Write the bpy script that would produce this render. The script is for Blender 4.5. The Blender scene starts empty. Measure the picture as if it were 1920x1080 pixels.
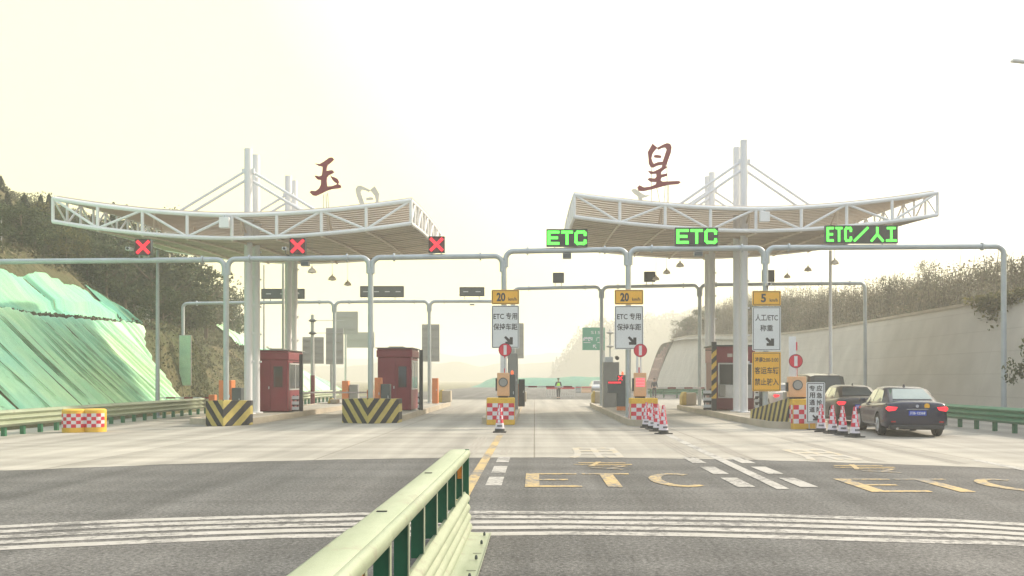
import bpy, bmesh, math, random
import numpy as np
from mathutils import Vector, Matrix, Euler, noise
R = math.radians; PI = math.pi
random.seed(7); rng = np.random.default_rng(7)
sc = bpy.context.scene; col = sc.collection

# ------------------------------------------------------------------ camera
FPX, VX, VY, EYE = 1750.0, 1002.0, 710.0, 1.7
cd = bpy.data.cameras.new('camera'); cam = bpy.data.objects.new('camera', cd); col.objects.link(cam)
cam.location = (0, 0, EYE); cam.rotation_euler = (R(90), 0, 0)
cd.sensor_width = 36; cd.lens = 36 * FPX / 1920
cd.shift_x = -(VX - 960) / 1920; cd.shift_y = (VY - 540) / 1920
cd.clip_end = 6000; sc.camera = cam
def P(px, py, Y): return Vector(((px - VX) * Y / FPX, Y, EYE + (VY - py) * Y / FPX))

# ------------------------------------------------------------------ light
SUN_EL, SUN_AZ = 34, 58          # elevation, azimuth clockwise from +Y (towards +X)
w = bpy.data.worlds.new('World'); sc.world = w; w.use_nodes = True
nt = w.node_tree; N = nt.nodes; L = nt.links
bg = N['Background']
sky = N.new('ShaderNodeTexSky'); sky.sky_type = 'NISHITA'; sky.sun_disc = False
sky.sun_elevation = R(SUN_EL); sky.sun_rotation = R(SUN_AZ)
sky.air_density = 1.6; sky.dust_density = 7.0; sky.ozone_density = 1.0
tc = N.new('ShaderNodeTexCoord')
dot = N.new('ShaderNodeVectorMath'); dot.operation = 'DOT_PRODUCT'
dot.inputs[1].default_value = (0.45, 0.62, 0.64)
L.new(tc.outputs['Generated'], dot.inputs[0])
cr = N.new('ShaderNodeValToRGB'); e = cr.color_ramp.elements
e[0].position = 0.25; e[0].color = (0.44, 0.53, 0.68, 1)
e[1].position = 0.95; e[1].color = (1.2, 1.17, 0.95, 1)
m_ = e.new(0.58); m_.color = (0.87, 0.84, 0.55, 1)
m_ = e.new(0.72); m_.color = (1.05, 0.98, 0.47, 1)
m_ = e.new(0.83); m_.color = (1.18, 1.03, 0.46, 1)
hm = N.new('ShaderNodeMath'); hm.operation = 'MULTIPLY_ADD'; hm.inputs[1].default_value = .5; hm.inputs[2].default_value = .5
L.new(dot.outputs['Value'], hm.inputs[0]); L.new(hm.outputs[0], cr.inputs['Fac'])
sxyz = N.new('ShaderNodeSeparateXYZ'); L.new(tc.outputs['Generated'], sxyz.inputs[0])
zr = N.new('ShaderNodeMapRange'); zr.inputs['From Min'].default_value = .40; zr.inputs['From Max'].default_value = .8; L.new(sxyz.outputs['Z'], zr.inputs['Value'])
zm = N.new('ShaderNodeMix'); zm.data_type = 'RGBA'; zm.inputs['B'].default_value = (.78, .86, .98, 1); L.new(zr.outputs['Result'], zm.inputs['Factor']); L.new(cr.outputs['Color'], zm.inputs['A'])
sca = N.new('ShaderNodeVectorMath'); sca.operation = 'SCALE'; sca.inputs['Scale'].default_value = 7.0
L.new(zm.outputs['Result'], sca.inputs[0])
mx = N.new('ShaderNodeMix'); mx.data_type = 'RGBA'; mx.inputs['Factor'].default_value = 0.8
L.new(sky.outputs['Color'], mx.inputs['A']); L.new(sca.outputs['Vector'], mx.inputs['B'])
L.new(mx.outputs['Result'], bg.inputs['Color']); bg.inputs['Strength'].default_value = 0.13
sd = bpy.data.lights.new('sun', 'SUN'); sun = bpy.data.objects.new('sun', sd); col.objects.link(sun)
sd.energy = 3.0; sd.angle = R(2.5); sd.color = (1, 0.88, 0.72)
dirv = Vector((math.sin(R(SUN_AZ)) * math.cos(R(SUN_EL)), math.cos(R(SUN_AZ)) * math.cos(R(SUN_EL)), math.sin(R(SUN_EL))))
sun.rotation_euler = dirv.to_track_quat('Z', 'Y').to_euler(); sun.location = (0, 0, 50)
sc.view_settings.view_transform = 'Standard'; sc.view_settings.look = 'None'
sc.view_settings.exposure = 0.95; sc.view_settings.gamma = 1
sc.render.engine = 'CYCLES'
sc.cycles.volume_bounces = 1; sc.cycles.max_bounces = 6; sc.cycles.use_denoising = True

# ------------------------------------------------------------------ helpers
def tag(o, label=None, cat=None, group=None, kind=None):
    if label: o['label'] = label
    if cat: o['category'] = cat
    if group: o['group'] = group
    if kind: o['kind'] = kind
    return o
def thing(name, label, cat, loc=(0, 0, 0), rz=0, group=None):
    o = bpy.data.objects.new(name, None); col.objects.link(o)
    o.location = loc; o.rotation_euler = (0, 0, rz); o.empty_display_size = .2
    return tag(o, label, cat, group)
def kids(o): return [c for c in bpy.data.objects if c.parent == o]
def copy_tree(o, label=None, loc=None, rz=None):
    src = [(o, None)]; new = {}
    ch = [c for c in bpy.data.objects if c.parent == o]
    gr = [(g, c) for c in ch for g in bpy.data.objects if g.parent == c]
    r = o.copy(); col.objects.link(r)
    for c in ch:
        n = c.copy(); col.objects.link(n); n.parent = r; new[c] = n
    for g, c in gr:
        n = g.copy(); col.objects.link(n); n.parent = new[c]
    if label: r['label'] = label
    if loc is not None: r.location = loc
    if rz is not None: r.rotation_euler = (0, 0, rz)
    return r
class MB:
    def __init__(s): s.v = []; s.f = []; s.m = []
    def add(s, vs, fs, m=0):
        b = len(s.v); s.v += [tuple(v) for v in vs]; s.f += [tuple(i + b for i in f) for f in fs]; s.m += [m] * len(fs); return s
    def box(s, x0, x1, y0, y1, z0, z1, m=0, M=None):
        vs = [(x, y, z) for z in (z0, z1) for y in (y0, y1) for x in (x0, x1)]
        if M is not None: vs = [M @ Vector(v) for v in vs]
        return s.add(vs, [(0, 2, 3, 1), (4, 5, 7, 6), (0, 1, 5, 4), (1, 3, 7, 5), (3, 2, 6, 7), (2, 0, 4, 6)], m)
    def bar(s, p, q, w, h=None, m=0):
        p = Vector(p); q = Vector(q); h = h or w; d = (q - p); ln = d.length; d.normalize()
        up = Vector((0, 0, 1)) if abs(d.z) < .95 else Vector((0, 1, 0))
        a = d.cross(up).normalized() * w / 2; b = a.cross(d).normalized() * h / 2
        vs = [p - a - b, p + a - b, p + a + b, p - a + b, q - a - b, q + a - b, q + a + b, q - a + b]
        return s.add(vs, [(0, 1, 2, 3), (4, 7, 6, 5), (0, 4, 5, 1), (1, 5, 6, 2), (2, 6, 7, 3), (3, 7, 4, 0)], m)
    def tube(s, pts, r, n=10, m=0, cap=True):
        pts = [Vector(p) for p in pts]; rs = r if isinstance(r, (list, tuple)) else [r] * len(pts)
        rings = []; prev = None
        for i, p in enumerate(pts):
            t = (pts[min(i + 1, len(pts) - 1)] - pts[max(i - 1, 0)]).normalized()
            if prev is None:
                a = t.cross(Vector((0, 0, 1)) if abs(t.z) < .9 else Vector((1, 0, 0))).normalized()
            else: a = (prev - t * prev.dot(t)).normalized()
            prev = a; b = t.cross(a)
            rings.append([p + (a * math.cos(2 * PI * k / n) + b * math.sin(2 * PI * k / n)) * rs[i] for k in range(n)])
        vs = [v for r_ in rings for v in r_]; fs = []
        for i in range(len(pts) - 1):
            for k in range(n):
                k2 = (k + 1) % n; fs.append((i * n + k, i * n + k2, (i + 1) * n + k2, (i + 1) * n + k))
        if cap: fs += [tuple(range(n))[::-1], tuple((len(pts) - 1) * n + k for k in range(n))]
        return s.add(vs, fs, m)
    def lathe(s, prof, c=(0, 0, 0), n=16, m=0, sq=False):
        vs = []; fs = []; c = Vector(c)
        for r, z in prof:
            for k in range(n):
                a = 2 * PI * (k + .5) / n; vs.append(c + Vector((r * math.cos(a), r * math.sin(a), z)))
        for i in range(len(prof) - 1):
            for k in range(n):
                k2 = (k + 1) % n; fs.append((i * n + k, i * n + k2, (i + 1) * n + k2, (i + 1) * n + k))
        fs += [tuple(range(n))[::-1], tuple((len(prof) - 1) * n + k for k in range(n))]
        return s.add(vs, fs, m)
    def prism(s, poly, a0, a1, m=0, axis='Y', side=None):
        # poly in (x,z) extruded over y  (axis Y), or (x,y) extruded over z (axis Z), or (y,z) over x (axis X)
        n = len(poly)
        f = {'Y': lambda p, a: (p[0], a, p[1]), 'Z': lambda p, a: (p[0], p[1], a), 'X': lambda p, a: (a, p[0], p[1])}[axis]
        vs = [f(p, a0) for p in poly] + [f(p, a1) for p in poly]
        s.add(vs, [tuple(range(n))], m); s.f[-1] = s.f[-1]
        b = len(s.v) - 2 * n
        s.f.append(tuple(b + n + k for k in range(n))[::-1]); s.m.append(m)
        for k in range(n):
            k2 = (k + 1) % n; s.f.append((b + k, b + k2, b + n + k2, b + n + k)[::-1]); s.m.append(m if side is None else side)
        return s
    def disc(s, c, r, y0, y1, n=28, m=0):
        return s.prism([(c[0] + r * math.cos(2 * PI * k / n), c[1] + r * math.sin(2 * PI * k / n)) for k in range(n)], y0, y1, m)
    def build(s, name, mats, parent=None, world=False, smooth=False, bevel=0, ang=35):
        me = bpy.data.meshes.new(name)
        off = parent.location if (parent is not None and world) else Vector((0, 0, 0))
        me.from_pydata([(v[0] - off[0], v[1] - off[1], v[2] - off[2]) for v in s.v], [], s.f)
        if not isinstance(mats, (list, tuple)): mats = [mats]
        for m in mats: me.materials.append(m)
        if len(mats) > 1: me.polygons.foreach_set('material_index', s.m)
        bm = bmesh.new(); bm.from_mesh(me); bmesh.ops.recalc_face_normals(bm, faces=bm.faces)
        bm.to_mesh(me); bm.free()
        if smooth:
            me.polygons.foreach_set('use_smooth', [True] * len(me.polygons)); me.set_sharp_from_angle(angle=R(ang))
        o = bpy.data.objects.new(name, me); col.objects.link(o)
        if parent is not None: o.parent = parent
        if bevel:
            b = o.modifiers.new('bevel', 'BEVEL'); b.width = bevel; b.segments = 2; b.limit_method = 'ANGLE'
        return o
def mesh_obj(name, vs, fs, mat, parent=None, smooth=False):
    me = bpy.data.meshes.new(name); vs = np.asarray(vs, dtype=np.float32); fs = np.asarray(fs, dtype=np.int32)
    nv, nf, k = len(vs), len(fs), fs.shape[1]
    me.vertices.add(nv); me.vertices.foreach_set('co', vs.ravel())
    me.loops.add(nf * k); me.loops.foreach_set('vertex_index', fs.ravel())
    me.polygons.add(nf); me.polygons.foreach_set('loop_start', np.arange(0, nf * k, k, dtype=np.int32))
    me.update(calc_edges=True); me.validate()
    if smooth: me.polygons.foreach_set('use_smooth', [True] * nf)
    for m in (mat if isinstance(mat, (list, tuple)) else [mat]): me.materials.append(m)
    o = bpy.data.objects.new(name, me); col.objects.link(o)
    if parent is not None: o.parent = parent
    return o
def grid_obj(name, xs, ys, fz, mat, smooth=True, parent=None):
    V = [(x, y, fz(x, y)) if not isinstance(fz(x, y), tuple) else fz(x, y) for y in ys for x in xs]
    nx = len(xs); F = [(j * nx + i, j * nx + i + 1, (j + 1) * nx + i + 1, (j + 1) * nx + i) for j in range(len(ys) - 1) for i in range(nx - 1)]
    return mesh_obj(name, V, F, mat, parent, smooth)
def sstep(a, b, x):
    t = min(1, max(0, (x - a) / (b - a))); return t * t * (3 - 2 * t)

# ------------------------------------------------------------------ materials
def mat(name, c, rough=.6, metal=0, var=.12, scale=3, bump=0, bscale=30, c2=None, spec=.5, stretch=(1, 1, 1), detail=6, coat=0):
    m = bpy.data.materials.new(name); m.use_nodes = True; t = m.node_tree; n = t.nodes; l = t.links
    b = n['Principled BSDF']; b.inputs['Roughness'].default_value = rough; b.inputs['Metallic'].default_value = metal
    b.inputs['Specular IOR Level'].default_value = spec; b.inputs['Coat Weight'].default_value = coat
    co = n.new('ShaderNodeTexCoord'); mp = n.new('ShaderNodeMapping'); mp.inputs['Scale'].default_value = stretch
    l.new(co.outputs['Object'], mp.inputs['Vector'])
    nz = n.new('ShaderNodeTexNoise'); nz.inputs['Scale'].default_value = scale; nz.inputs['Detail'].default_value = detail; nz.inputs['Roughness'].default_value = .65
    l.new(mp.outputs['Vector'], nz.inputs['Vector'])
    r = n.new('ShaderNodeValToRGB'); r.color_ramp.elements[0].position = .3; r.color_ramp.elements[1].position = .7
    lo = c2 if c2 else tuple(v * (1 - var) for v in c); hi = c if c2 else tuple(min(1, v * (1 + var)) for v in c)
    r.color_ramp.elements[0].color = (*lo, 1); r.color_ramp.elements[1].color = (*hi, 1)
    l.new(nz.outputs['Fac'], r.inputs['Fac']); l.new(r.outputs['Color'], b.inputs['Base Color'])
    if bump:
        n2 = n.new('ShaderNodeTexNoise'); n2.inputs['Scale'].default_value = bscale; n2.inputs['Detail'].default_value = 4
        l.new(mp.outputs['Vector'], n2.inputs['Vector'])
        bp = n.new('ShaderNodeBump'); bp.inputs['Strength'].default_value = bump; bp.inputs['Distance'].default_value = .02
        l.new(n2.outputs['Fac'], bp.inputs['Height']); l.new(bp.outputs['Normal'], b.inputs['Normal'])
    m['ramp'] = r.name
    return m
def emis(name, c, s, base=(0.02, 0.02, 0.02)):
    m = bpy.data.materials.new(name); m.use_nodes = True; b = m.node_tree.nodes['Principled BSDF']
    n = m.node_tree.nodes; l = m.node_tree.links
    co = n.new('ShaderNodeTexCoord'); nz = n.new('ShaderNodeTexNoise'); nz.inputs['Scale'].default_value = 25; l.new(co.outputs['Object'], nz.inputs['Vector'])
    mr = n.new('ShaderNodeMapRange'); mr.inputs['To Min'].default_value = s * .8; mr.inputs['To Max'].default_value = s * 1.2
    l.new(nz.outputs['Fac'], mr.inputs['Value']); l.new(mr.outputs['Result'], b.inputs['Emission Strength'])
    b.inputs['Base Color'].default_value = (*base, 1); b.inputs['Emission Color'].default_value = (*c, 1)
    return m
def leafmat(name, c1, c2, c3, rough=.7, trans=.25):
    m = bpy.data.materials.new(name); m.use_nodes = True; t = m.node_tree; n = t.nodes; l = t.links
    b = n['Principled BSDF']; b.inputs['Roughness'].default_value = rough; b.inputs['Specular IOR Level'].default_value = .2
    g = n.new('ShaderNodeNewGeometry'); r = n.new('ShaderNodeValToRGB'); el = r.color_ramp.elements
    el[0].color = (*c1, 1); el[1].color = (*c3, 1); el[1].position = 1; x = el.new(.5); x.color = (*c2, 1)
    l.new(g.outputs['Random Per Island'], r.inputs['Fac'])
    co = n.new('ShaderNodeTexCoord'); nz = n.new('ShaderNodeTexNoise'); nz.inputs['Scale'].default_value = .35; l.new(co.outputs['Object'], nz.inputs['Vector'])
    mr = n.new('ShaderNodeMapRange'); mr.inputs['From Min'].default_value = .35; mr.inputs['From Max'].default_value = .65; mr.inputs['To Min'].default_value = .6; mr.inputs['To Max'].default_value = 1.35
    l.new(nz.outputs['Fac'], mr.inputs['Value'])
    v = n.new('ShaderNodeVectorMath'); v.operation = 'SCALE'; l.new(r.outputs['Color'], v.inputs[0]); l.new(mr.outputs['Result'], v.inputs['Scale'])
    l.new(v.outputs['Vector'], b.inputs['Base Color'])
    tr = n.new('ShaderNodeBsdfTranslucent'); l.new(v.outputs['Vector'], tr.inputs['Color'])
    mix = n.new('ShaderNodeMixShader'); mix.inputs['Fac'].default_value = trans
    l.new(b.outputs['BSDF'], mix.inputs[1]); l.new(tr.outputs['BSDF'], mix.inputs[2]); l.new(mix.outputs['Shader'], n['Material Output'].inputs['Surface'])
    return m
def stripes(name, ca, cb, kind='V', period=.6, slope=1.6):
    m = mat(name, ca, .65, var=.18, scale=4, bump=.2); t = m.node_tree; n = t.nodes; l = t.links
    co = n.new('ShaderNodeTexCoord'); sp = n.new('ShaderNodeSeparateXYZ'); l.new(co.outputs['Object'], sp.inputs['Vector'])
    ab = n.new('ShaderNodeMath'); ab.operation = 'ABSOLUTE' if kind == 'V' else 'MULTIPLY'; ab.inputs[1].default_value = 1
    l.new(sp.outputs['Y' if kind == 'Y' else 'X'], ab.inputs[0])
    a = n.new('ShaderNodeMath'); a.operation = 'MULTIPLY'; a.inputs[1].default_value = slope; l.new(ab.outputs[0], a.inputs[0])
    s_ = n.new('ShaderNodeMath'); s_.operation = 'SUBTRACT'; l.new(sp.outputs['Z'], s_.inputs[0]); l.new(a.outputs[0], s_.inputs[1])
    nz = n.new('ShaderNodeTexNoise'); nz.inputs['Scale'].default_value = 12; l.new(co.outputs['Object'], nz.inputs['Vector'])
    wob = n.new('ShaderNodeMath'); wob.operation = 'MULTIPLY_ADD'; wob.inputs[1].default_value = .05; l.new(nz.outputs['Fac'], wob.inputs[0]); l.new(s_.outputs[0], wob.inputs[2])
    d = n.new('ShaderNodeMath'); d.operation = 'DIVIDE'; d.inputs[1].default_value = period; l.new(wob.outputs[0], d.inputs[0])
    fr = n.new('ShaderNodeMath'); fr.operation = 'FRACT'; l.new(d.outputs[0], fr.inputs[0])
    gt = n.new('ShaderNodeMath'); gt.operation = 'GREATER_THAN'; gt.inputs[1].default_value = .5; l.new(fr.outputs[0], gt.inputs[0])
    mixn = n.new('ShaderNodeMix'); mixn.data_type = 'RGBA'; l.new(gt.outputs[0], mixn.inputs['Factor'])
    b = n['Principled BSDF']; src = b.inputs['Base Color'].links[0].from_socket
    l.new(src, mixn.inputs['A']); mixn.inputs['B'].default_value = (*cb, 1); l.new(mixn.outputs['Result'], b.inputs['Base Color'])
    return m
M = {}
M['galv'] = mat('galvanised', (.40, .44, .46), .45, .35, .10, 2)
M['galv2'] = mat('galvanised_dull', (.42, .43, .42), .5, .3, .12, 2)
M['white'] = mat('white_paint', (.72, .73, .75), .45, 0, .06, 1.2)
M['column'] = mat('column_paint', (.66, .67, .70), .5, 0, .07, 1.0, stretch=(3, 3, .3))
M['deck'] = mat('canopy_sheet', (.62, .55, .47), .6, 0, .10, .7)
M['batten'] = mat('batten_steel', (.42, .36, .30), .6, 0, .1, 2)
M['roofskin'] = mat('translucent_roof_sheet', (.58, .53, .47), .6, 0, .08, .7)
_n = M['roofskin'].node_tree.nodes; _l = M['roofskin'].node_tree.links; _t = _n.new('ShaderNodeBsdfTranslucent'); _t.inputs['Color'].default_value = (.50, .48, .44, 1)
_m = _n.new('ShaderNodeMixShader'); _m.inputs['Fac'].default_value = .42; _l.new(_n['Principled BSDF'].outputs['BSDF'], _m.inputs[1]); _l.new(_t.outputs['BSDF'], _m.inputs[2]); _l.new(_m.outputs['Shader'], _n['Material Output'].inputs['Surface'])
M['letter'] = mat('red_letter', (.20, .025, .035), .5, 0, .15, 4)
M['letterback'] = mat('letter_back', (.55, .54, .48), .6, 0, .15, 4)
M['booth'] = mat('booth_red', (.20, .014, .032), .4, 0, .12, 1.5)
M['booth2'] = mat('booth_dark_red', (.13, .012, .025), .45, 0, .12, 2)
M['glass'] = mat('dark_glass', (.025, .035, .04), .08, 0, .2, 1, spec=.6)
M['alu'] = mat('aluminium', (.55, .56, .56), .4, .4, .08, 5)
M['black'] = mat('black_housing', (.022, .025, .028), .5, 0, .2, 5)
M['dgrey'] = mat('dark_grey_metal', (.07, .085, .09), .5, .1, .15, 4)
M['mgrey'] = mat('cabinet_grey', (.26, .26, .25), .5, 0, .08, 2)
M['panelback'] = mat('sign_back', (.30, .30, .28), .55, .1, .1, 1.5, stretch=(1, 1, 5))
M['orange'] = mat('orange_cabinet', (.62, .20, .07), .5, 0, .1, 3)
M['tan'] = mat('tan_housing', (.62, .36, .20), .5, 0, .08, 3)
M['yellow'] = mat('yellow_plastic', (.66, .40, .045), .55, 0, .15, 4)
M['dullyellow'] = mat('worn_yellow', (.45, .33, .09), .7, 0, .2, 4)
M['signyellow'] = mat('sign_yellow', (.75, .40, .03), .4, 0, .05, 2)
M['signwhite'] = mat('sign_white', (.62, .65, .67), .4, 0, .04, 2)
M['ink'] = mat('sign_ink', (.03, .03, .035), .5, 0, .1, 5)
M['wash'] = mat('pale_print', (.5, .45, .42), .5, 0, .1, 5)
M['red'] = mat('red_reflective', (.55, .02, .05), .4, 0, .1, 6)
M['conered'] = mat('cone_red', (.55, .02, .06), .5, 0, .15, 8)
M['conewhite'] = mat('cone_white', (.62, .58, .64), .5, 0, .1, 8)
M['rubber'] = mat('rubber', (.035, .035, .035), .8, 0, .2, 8)
M['railpale'] = mat('pale_green_rail', (.36, .40, .29), .42, .15, .10, 1.8, .15, 9, stretch=(1.5, .5, 1.5), c2=(.24, .29, .19))
M['railgreen'] = mat('green_rail', (.05, .20, .11), .45, .0, .15, 2, c2=(.09, .22, .13))
M['postgreen'] = mat('dark_green_post', (.012, .12, .055), .5, 0, .2, 3)
M['reflorange'] = mat('orange_reflector', (.75, .25, .02), .3, 0, .05, 9)
M['beacon'] = emis('beacon_lamp', (1, .15, .05), .6, (.7, .12, .05))
M['ledgreen'] = emis('led_green', (.08, 1, .06), 1.5)
M['ledred'] = emis('led_red', (1, .012, .035), 1.0)
M['ledreddim'] = emis('led_red_dim', (.7, .01, .03), .05)
M['tail'] = emis('tail_lamp_lit', (1, .02, .035), 1.0, (.4, .01, .02))
M['taildim'] = mat('tail_lamp', (.35, .01, .015), .25, 0, .1, 9)
M['chevV'] = stripes('chevron_paint', (.42, .34, .10), (.018, .018, .024), 'V', .62, 1.55)
M['chevY'] = stripes('slanted_stripe_paint', (.42, .34, .12), (.025, .025, .03), 'Y', .8, -2.4)
M['poleYB'] = stripes('pole_stripe_paint', (.60, .38, .06), (.03, .03, .035), 'X', .5, 1.0)
M['boomRW'] = stripes('boom_stripe_paint', (.68, .66, .68), (.5, .03, .06), 'X', 40, 0)
M['trunk'] = mat('bark', (.10, .075, .05), .9, 0, .3, 6)
M['conifer'] = leafmat('conifer_leaf', (.016, .03, .02), (.028, .046, .026), (.045, .065, .034), trans=.1)
M['leafA'] = leafmat('broad_leaf', (.035, .058, .026), (.062, .088, .038), (.12, .13, .055))
M['leafB'] = leafmat('yellow_leaf', (.06, .07, .02), (.12, .12, .04), (.20, .17, .06))
M['scrub'] = leafmat('scrub_leaf', (.065, .075, .04), (.10, .105, .055), (.15, .14, .08))
M['dry'] = leafmat('dry_scrub', (.095, .085, .05), (.145, .128, .08), (.20, .175, .115))
M['reflwhite'] = mat('reflective_white', (.62, .60, .62), .45, 0, .06, 6)

# ground materials
def ground_mat(name, c, c2, joints=False, speck=0, tyre=0, bump=.3):
    m = mat(name, c, .9, 0, .1, .25, bump, 60, c2=c2, spec=.25, stretch=(1, .35, 1), detail=9); t = m.node_tree; n = t.nodes; l = t.links
    b = n['Principled BSDF']; src = b.inputs['Base Color'].links[0].from_socket
    co = n.new('ShaderNodeTexCoord')
    def mul(src, sock, lo, hi, fmin=.3, fmax=.7):
        mr = n.new('ShaderNodeMapRange'); mr.inputs['From Min'].default_value = fmin; mr.inputs['From Max'].default_value = fmax
        mr.inputs['To Min'].default_value = lo; mr.inputs['To Max'].default_value = hi; l.new(sock, mr.inputs['Value'])
        v = n.new('ShaderNodeVectorMath'); v.operation = 'SCALE'; l.new(src, v.inputs[0]); l.new(mr.outputs['Result'], v.inputs['Scale']); return v.outputs['Vector']
    if speck:
        a = n.new('ShaderNodeTexNoise'); a.inputs['Scale'].default_value = 22; a.inputs['Detail'].default_value = 5; l.new(co.outputs['Object'], a.inputs['Vector'])
        src = mul(src, a.outputs['Fac'], 1 - speck, 1 + speck)
        a = n.new('ShaderNodeTexVoronoi'); a.inputs['Scale'].default_value = 55; l.new(co.outputs['Object'], a.inputs['Vector'])
        src = mul(src, a.outputs['Distance'], 1 + speck * .8, 1 - speck * .4, .1, .6)
    mp = n.new('ShaderNodeMapping'); mp.inputs['Scale'].default_value = (1.3, .045, 1); l.new(co.outputs['Object'], mp.inputs['Vector'])
    a = n.new('ShaderNodeTexNoise'); a.inputs['Scale'].default_value = 1; a.inputs['Detail'].default_value = 6; l.new(mp.outputs['Vector'], a.inputs['Vector'])
    src = mul(src, a.outputs['Fac'], 1 - tyre, 1 + tyre * .6)
    mp = n.new('ShaderNodeMapping'); mp.inputs['Scale'].default_value = (.12, 1.1, 1); mp.inputs['Rotation'].default_value = (0, 0, .05); l.new(co.outputs['Object'], mp.inputs['Vector'])
    a = n.new('ShaderNodeTexNoise'); a.inputs['Scale'].default_value = 1; a.inputs['Detail'].default_value = 7; l.new(mp.outputs['Vector'], a.inputs['Vector'])
    src = mul(src, a.outputs['Fac'], 1 - tyre * .7, 1 + tyre * .5)
    if joints:
        br = n.new('ShaderNodeTexBrick'); br.offset = 0; br.inputs['Scale'].default_value = 1
        br.inputs['Brick Width'].default_value = 4.6; br.inputs['Row Height'].default_value = 5; br.inputs['Mortar Size'].default_value = .018
        br.inputs['Color1'].default_value = (1, 1, 1, 1); br.inputs['Color2'].default_value = (.93, .93, .93, 1); br.inputs['Mortar'].default_value = (.55, .53, .5, 1)
        l.new(co.outputs['Object'], br.inputs['Vector'])
        v = n.new('ShaderNodeVectorMath'); v.operation = 'MULTIPLY'; l.new(src, v.inputs[0]); l.new(br.outputs['Color'], v.inputs[1]); src = v.outputs['Vector']
    l.new(src, b.inputs['Base Color']); return m
M['asphalt'] = ground_mat('asphalt', (.15, .145, .138), (.095, .096, .094), speck=.5, tyre=.32)
M['concrete'] = ground_mat('plaza_concrete', (.385, .362, .312), (.325, .308, .272), joints=True, tyre=.27, bump=.1)
M['land'] = ground_mat('dry_land', (.20, .18, .11), (.13, .13, .07), speck=.2, tyre=.1)
M['kerb'] = mat('kerb_concrete', (.40, .35, .28), .85, 0, .18, 1.2, .3, 20)  # warm cast of sunlight on the kerbs is put into the concrete colour
M['paintW'] = mat('white_road_paint', (.43, .41, .385), .8, 0, .1, 3, c2=(.31, .30, .27), detail=10)
M['paintY'] = mat('yellow_road_paint', (.50, .35, .14), .8, 0, .1, 4, c2=(.36, .27, .13), detail=10)
M['paintYF'] = mat('faded_road_paint', (.45, .37, .22), .8, 0, .1, 3, c2=(.37, .335, .275), detail=10)
M['tyre'] = mat('rubber_marks', (.25, .23, .21), .85, 0, .1, 30, c2=(.33, .30, .25), detail=3)
def worn(m, c, thr=.56, sc_=9):
    n = m.node_tree.nodes; l = m.node_tree.links; b = n['Principled BSDF']; src = b.inputs['Base Color'].links[0].from_socket
    co = n.new('ShaderNodeTexCoord'); a = n.new('ShaderNodeTexNoise'); a.inputs['Scale'].default_value = sc_; a.inputs['Detail'].default_value = 9; a.inputs['Roughness'].default_value = .75; l.new(co.outputs['Object'], a.inputs['Vector'])
    a2 = n.new('ShaderNodeTexNoise'); a2.inputs['Scale'].default_value = .8; a2.inputs['Detail'].default_value = 3; l.new(co.outputs['Object'], a2.inputs['Vector'])
    ad = n.new('ShaderNodeMath'); ad.operation = 'MULTIPLY_ADD'; ad.inputs[1].default_value = .5; l.new(a2.outputs['Fac'], ad.inputs[0]); l.new(a.outputs['Fac'], ad.inputs[2])
    mr = n.new('ShaderNodeMapRange'); mr.inputs['From Min'].default_value = thr + .25; mr.inputs['From Max'].default_value = thr + .36; l.new(ad.outputs[0], mr.inputs['Value'])
    mi = n.new('ShaderNodeMix'); mi.data_type = 'RGBA'; l.new(mr.outputs['Result'], mi.inputs['Factor']); l.new(src, mi.inputs['A']); mi.inputs['B'].default_value = (*c, 1); l.new(mi.outputs['Result'], b.inputs['Base Color'])
worn(M['paintW'], (.15, .145, .138), .495); worn(M['paintY'], (.15, .145, .138), .465); worn(M['paintYF'], (.36, .34, .305), .42, 5)
worn(M['railpale'], (.26, .26, .19), .60, 6)
def hill_mat(name, cols, sc_=.15):
    m = bpy.data.materials.new(name); m.use_nodes = True; t = m.node_tree; n = t.nodes; l = t.links
    b = n['Principled BSDF']; b.inputs['Roughness'].default_value = .95; b.inputs['Specular IOR Level'].default_value = .1
    co = n.new('ShaderNodeTexCoord'); nz = n.new('ShaderNodeTexNoise'); nz.inputs['Scale'].default_value = sc_; nz.inputs['Detail'].default_value = 12; nz.inputs['Roughness'].default_value = .7
    l.new(co.outputs['Object'], nz.inputs['Vector'])
    r = n.new('ShaderNodeValToRGB'); el = r.color_ramp.elements; el[0].position = .32; el[0].color = (*cols[0], 1); el[1].position = .68; el[1].color = (*cols[-1], 1)
    for i, c in enumerate(cols[1:-1]): x = el.new(.32 + .36 * (i + 1) / (len(cols) - 1)); x.color = (*c, 1)
    l.new(nz.outputs['Fac'], r.inputs['Fac']); l.new(r.outputs['Color'], b.inputs['Base Color'])
    n2 = n.new('ShaderNodeTexNoise'); n2.inputs['Scale'].default_value = 2.5; n2.inputs['Detail'].default_value = 8; l.new(co.outputs['Object'], n2.inputs['Vector'])
    bp = n.new('ShaderNodeBump'); bp.inputs['Strength'].default_value = .9; bp.inputs['Distance'].default_value = .5; l.new(n2.outputs['Fac'], bp.inputs['Height']); l.new(bp.outputs['Normal'], b.inputs['Normal'])
    return m
M['hill'] = hill_mat('hill_scrub_ground', [(.05, .065, .03), (.08, .09, .045), (.12, .11, .06), (.17, .13, .08)])
M['hill2'] = hill_mat('hill_dry_ground', [(.085, .085, .05), (.13, .12, .075), (.18, .155, .105)])
M['farhill'] = hill_mat('far_hill_ground', [(.03, .045, .025), (.05, .065, .035), (.07, .08, .04)], .03)
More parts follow.
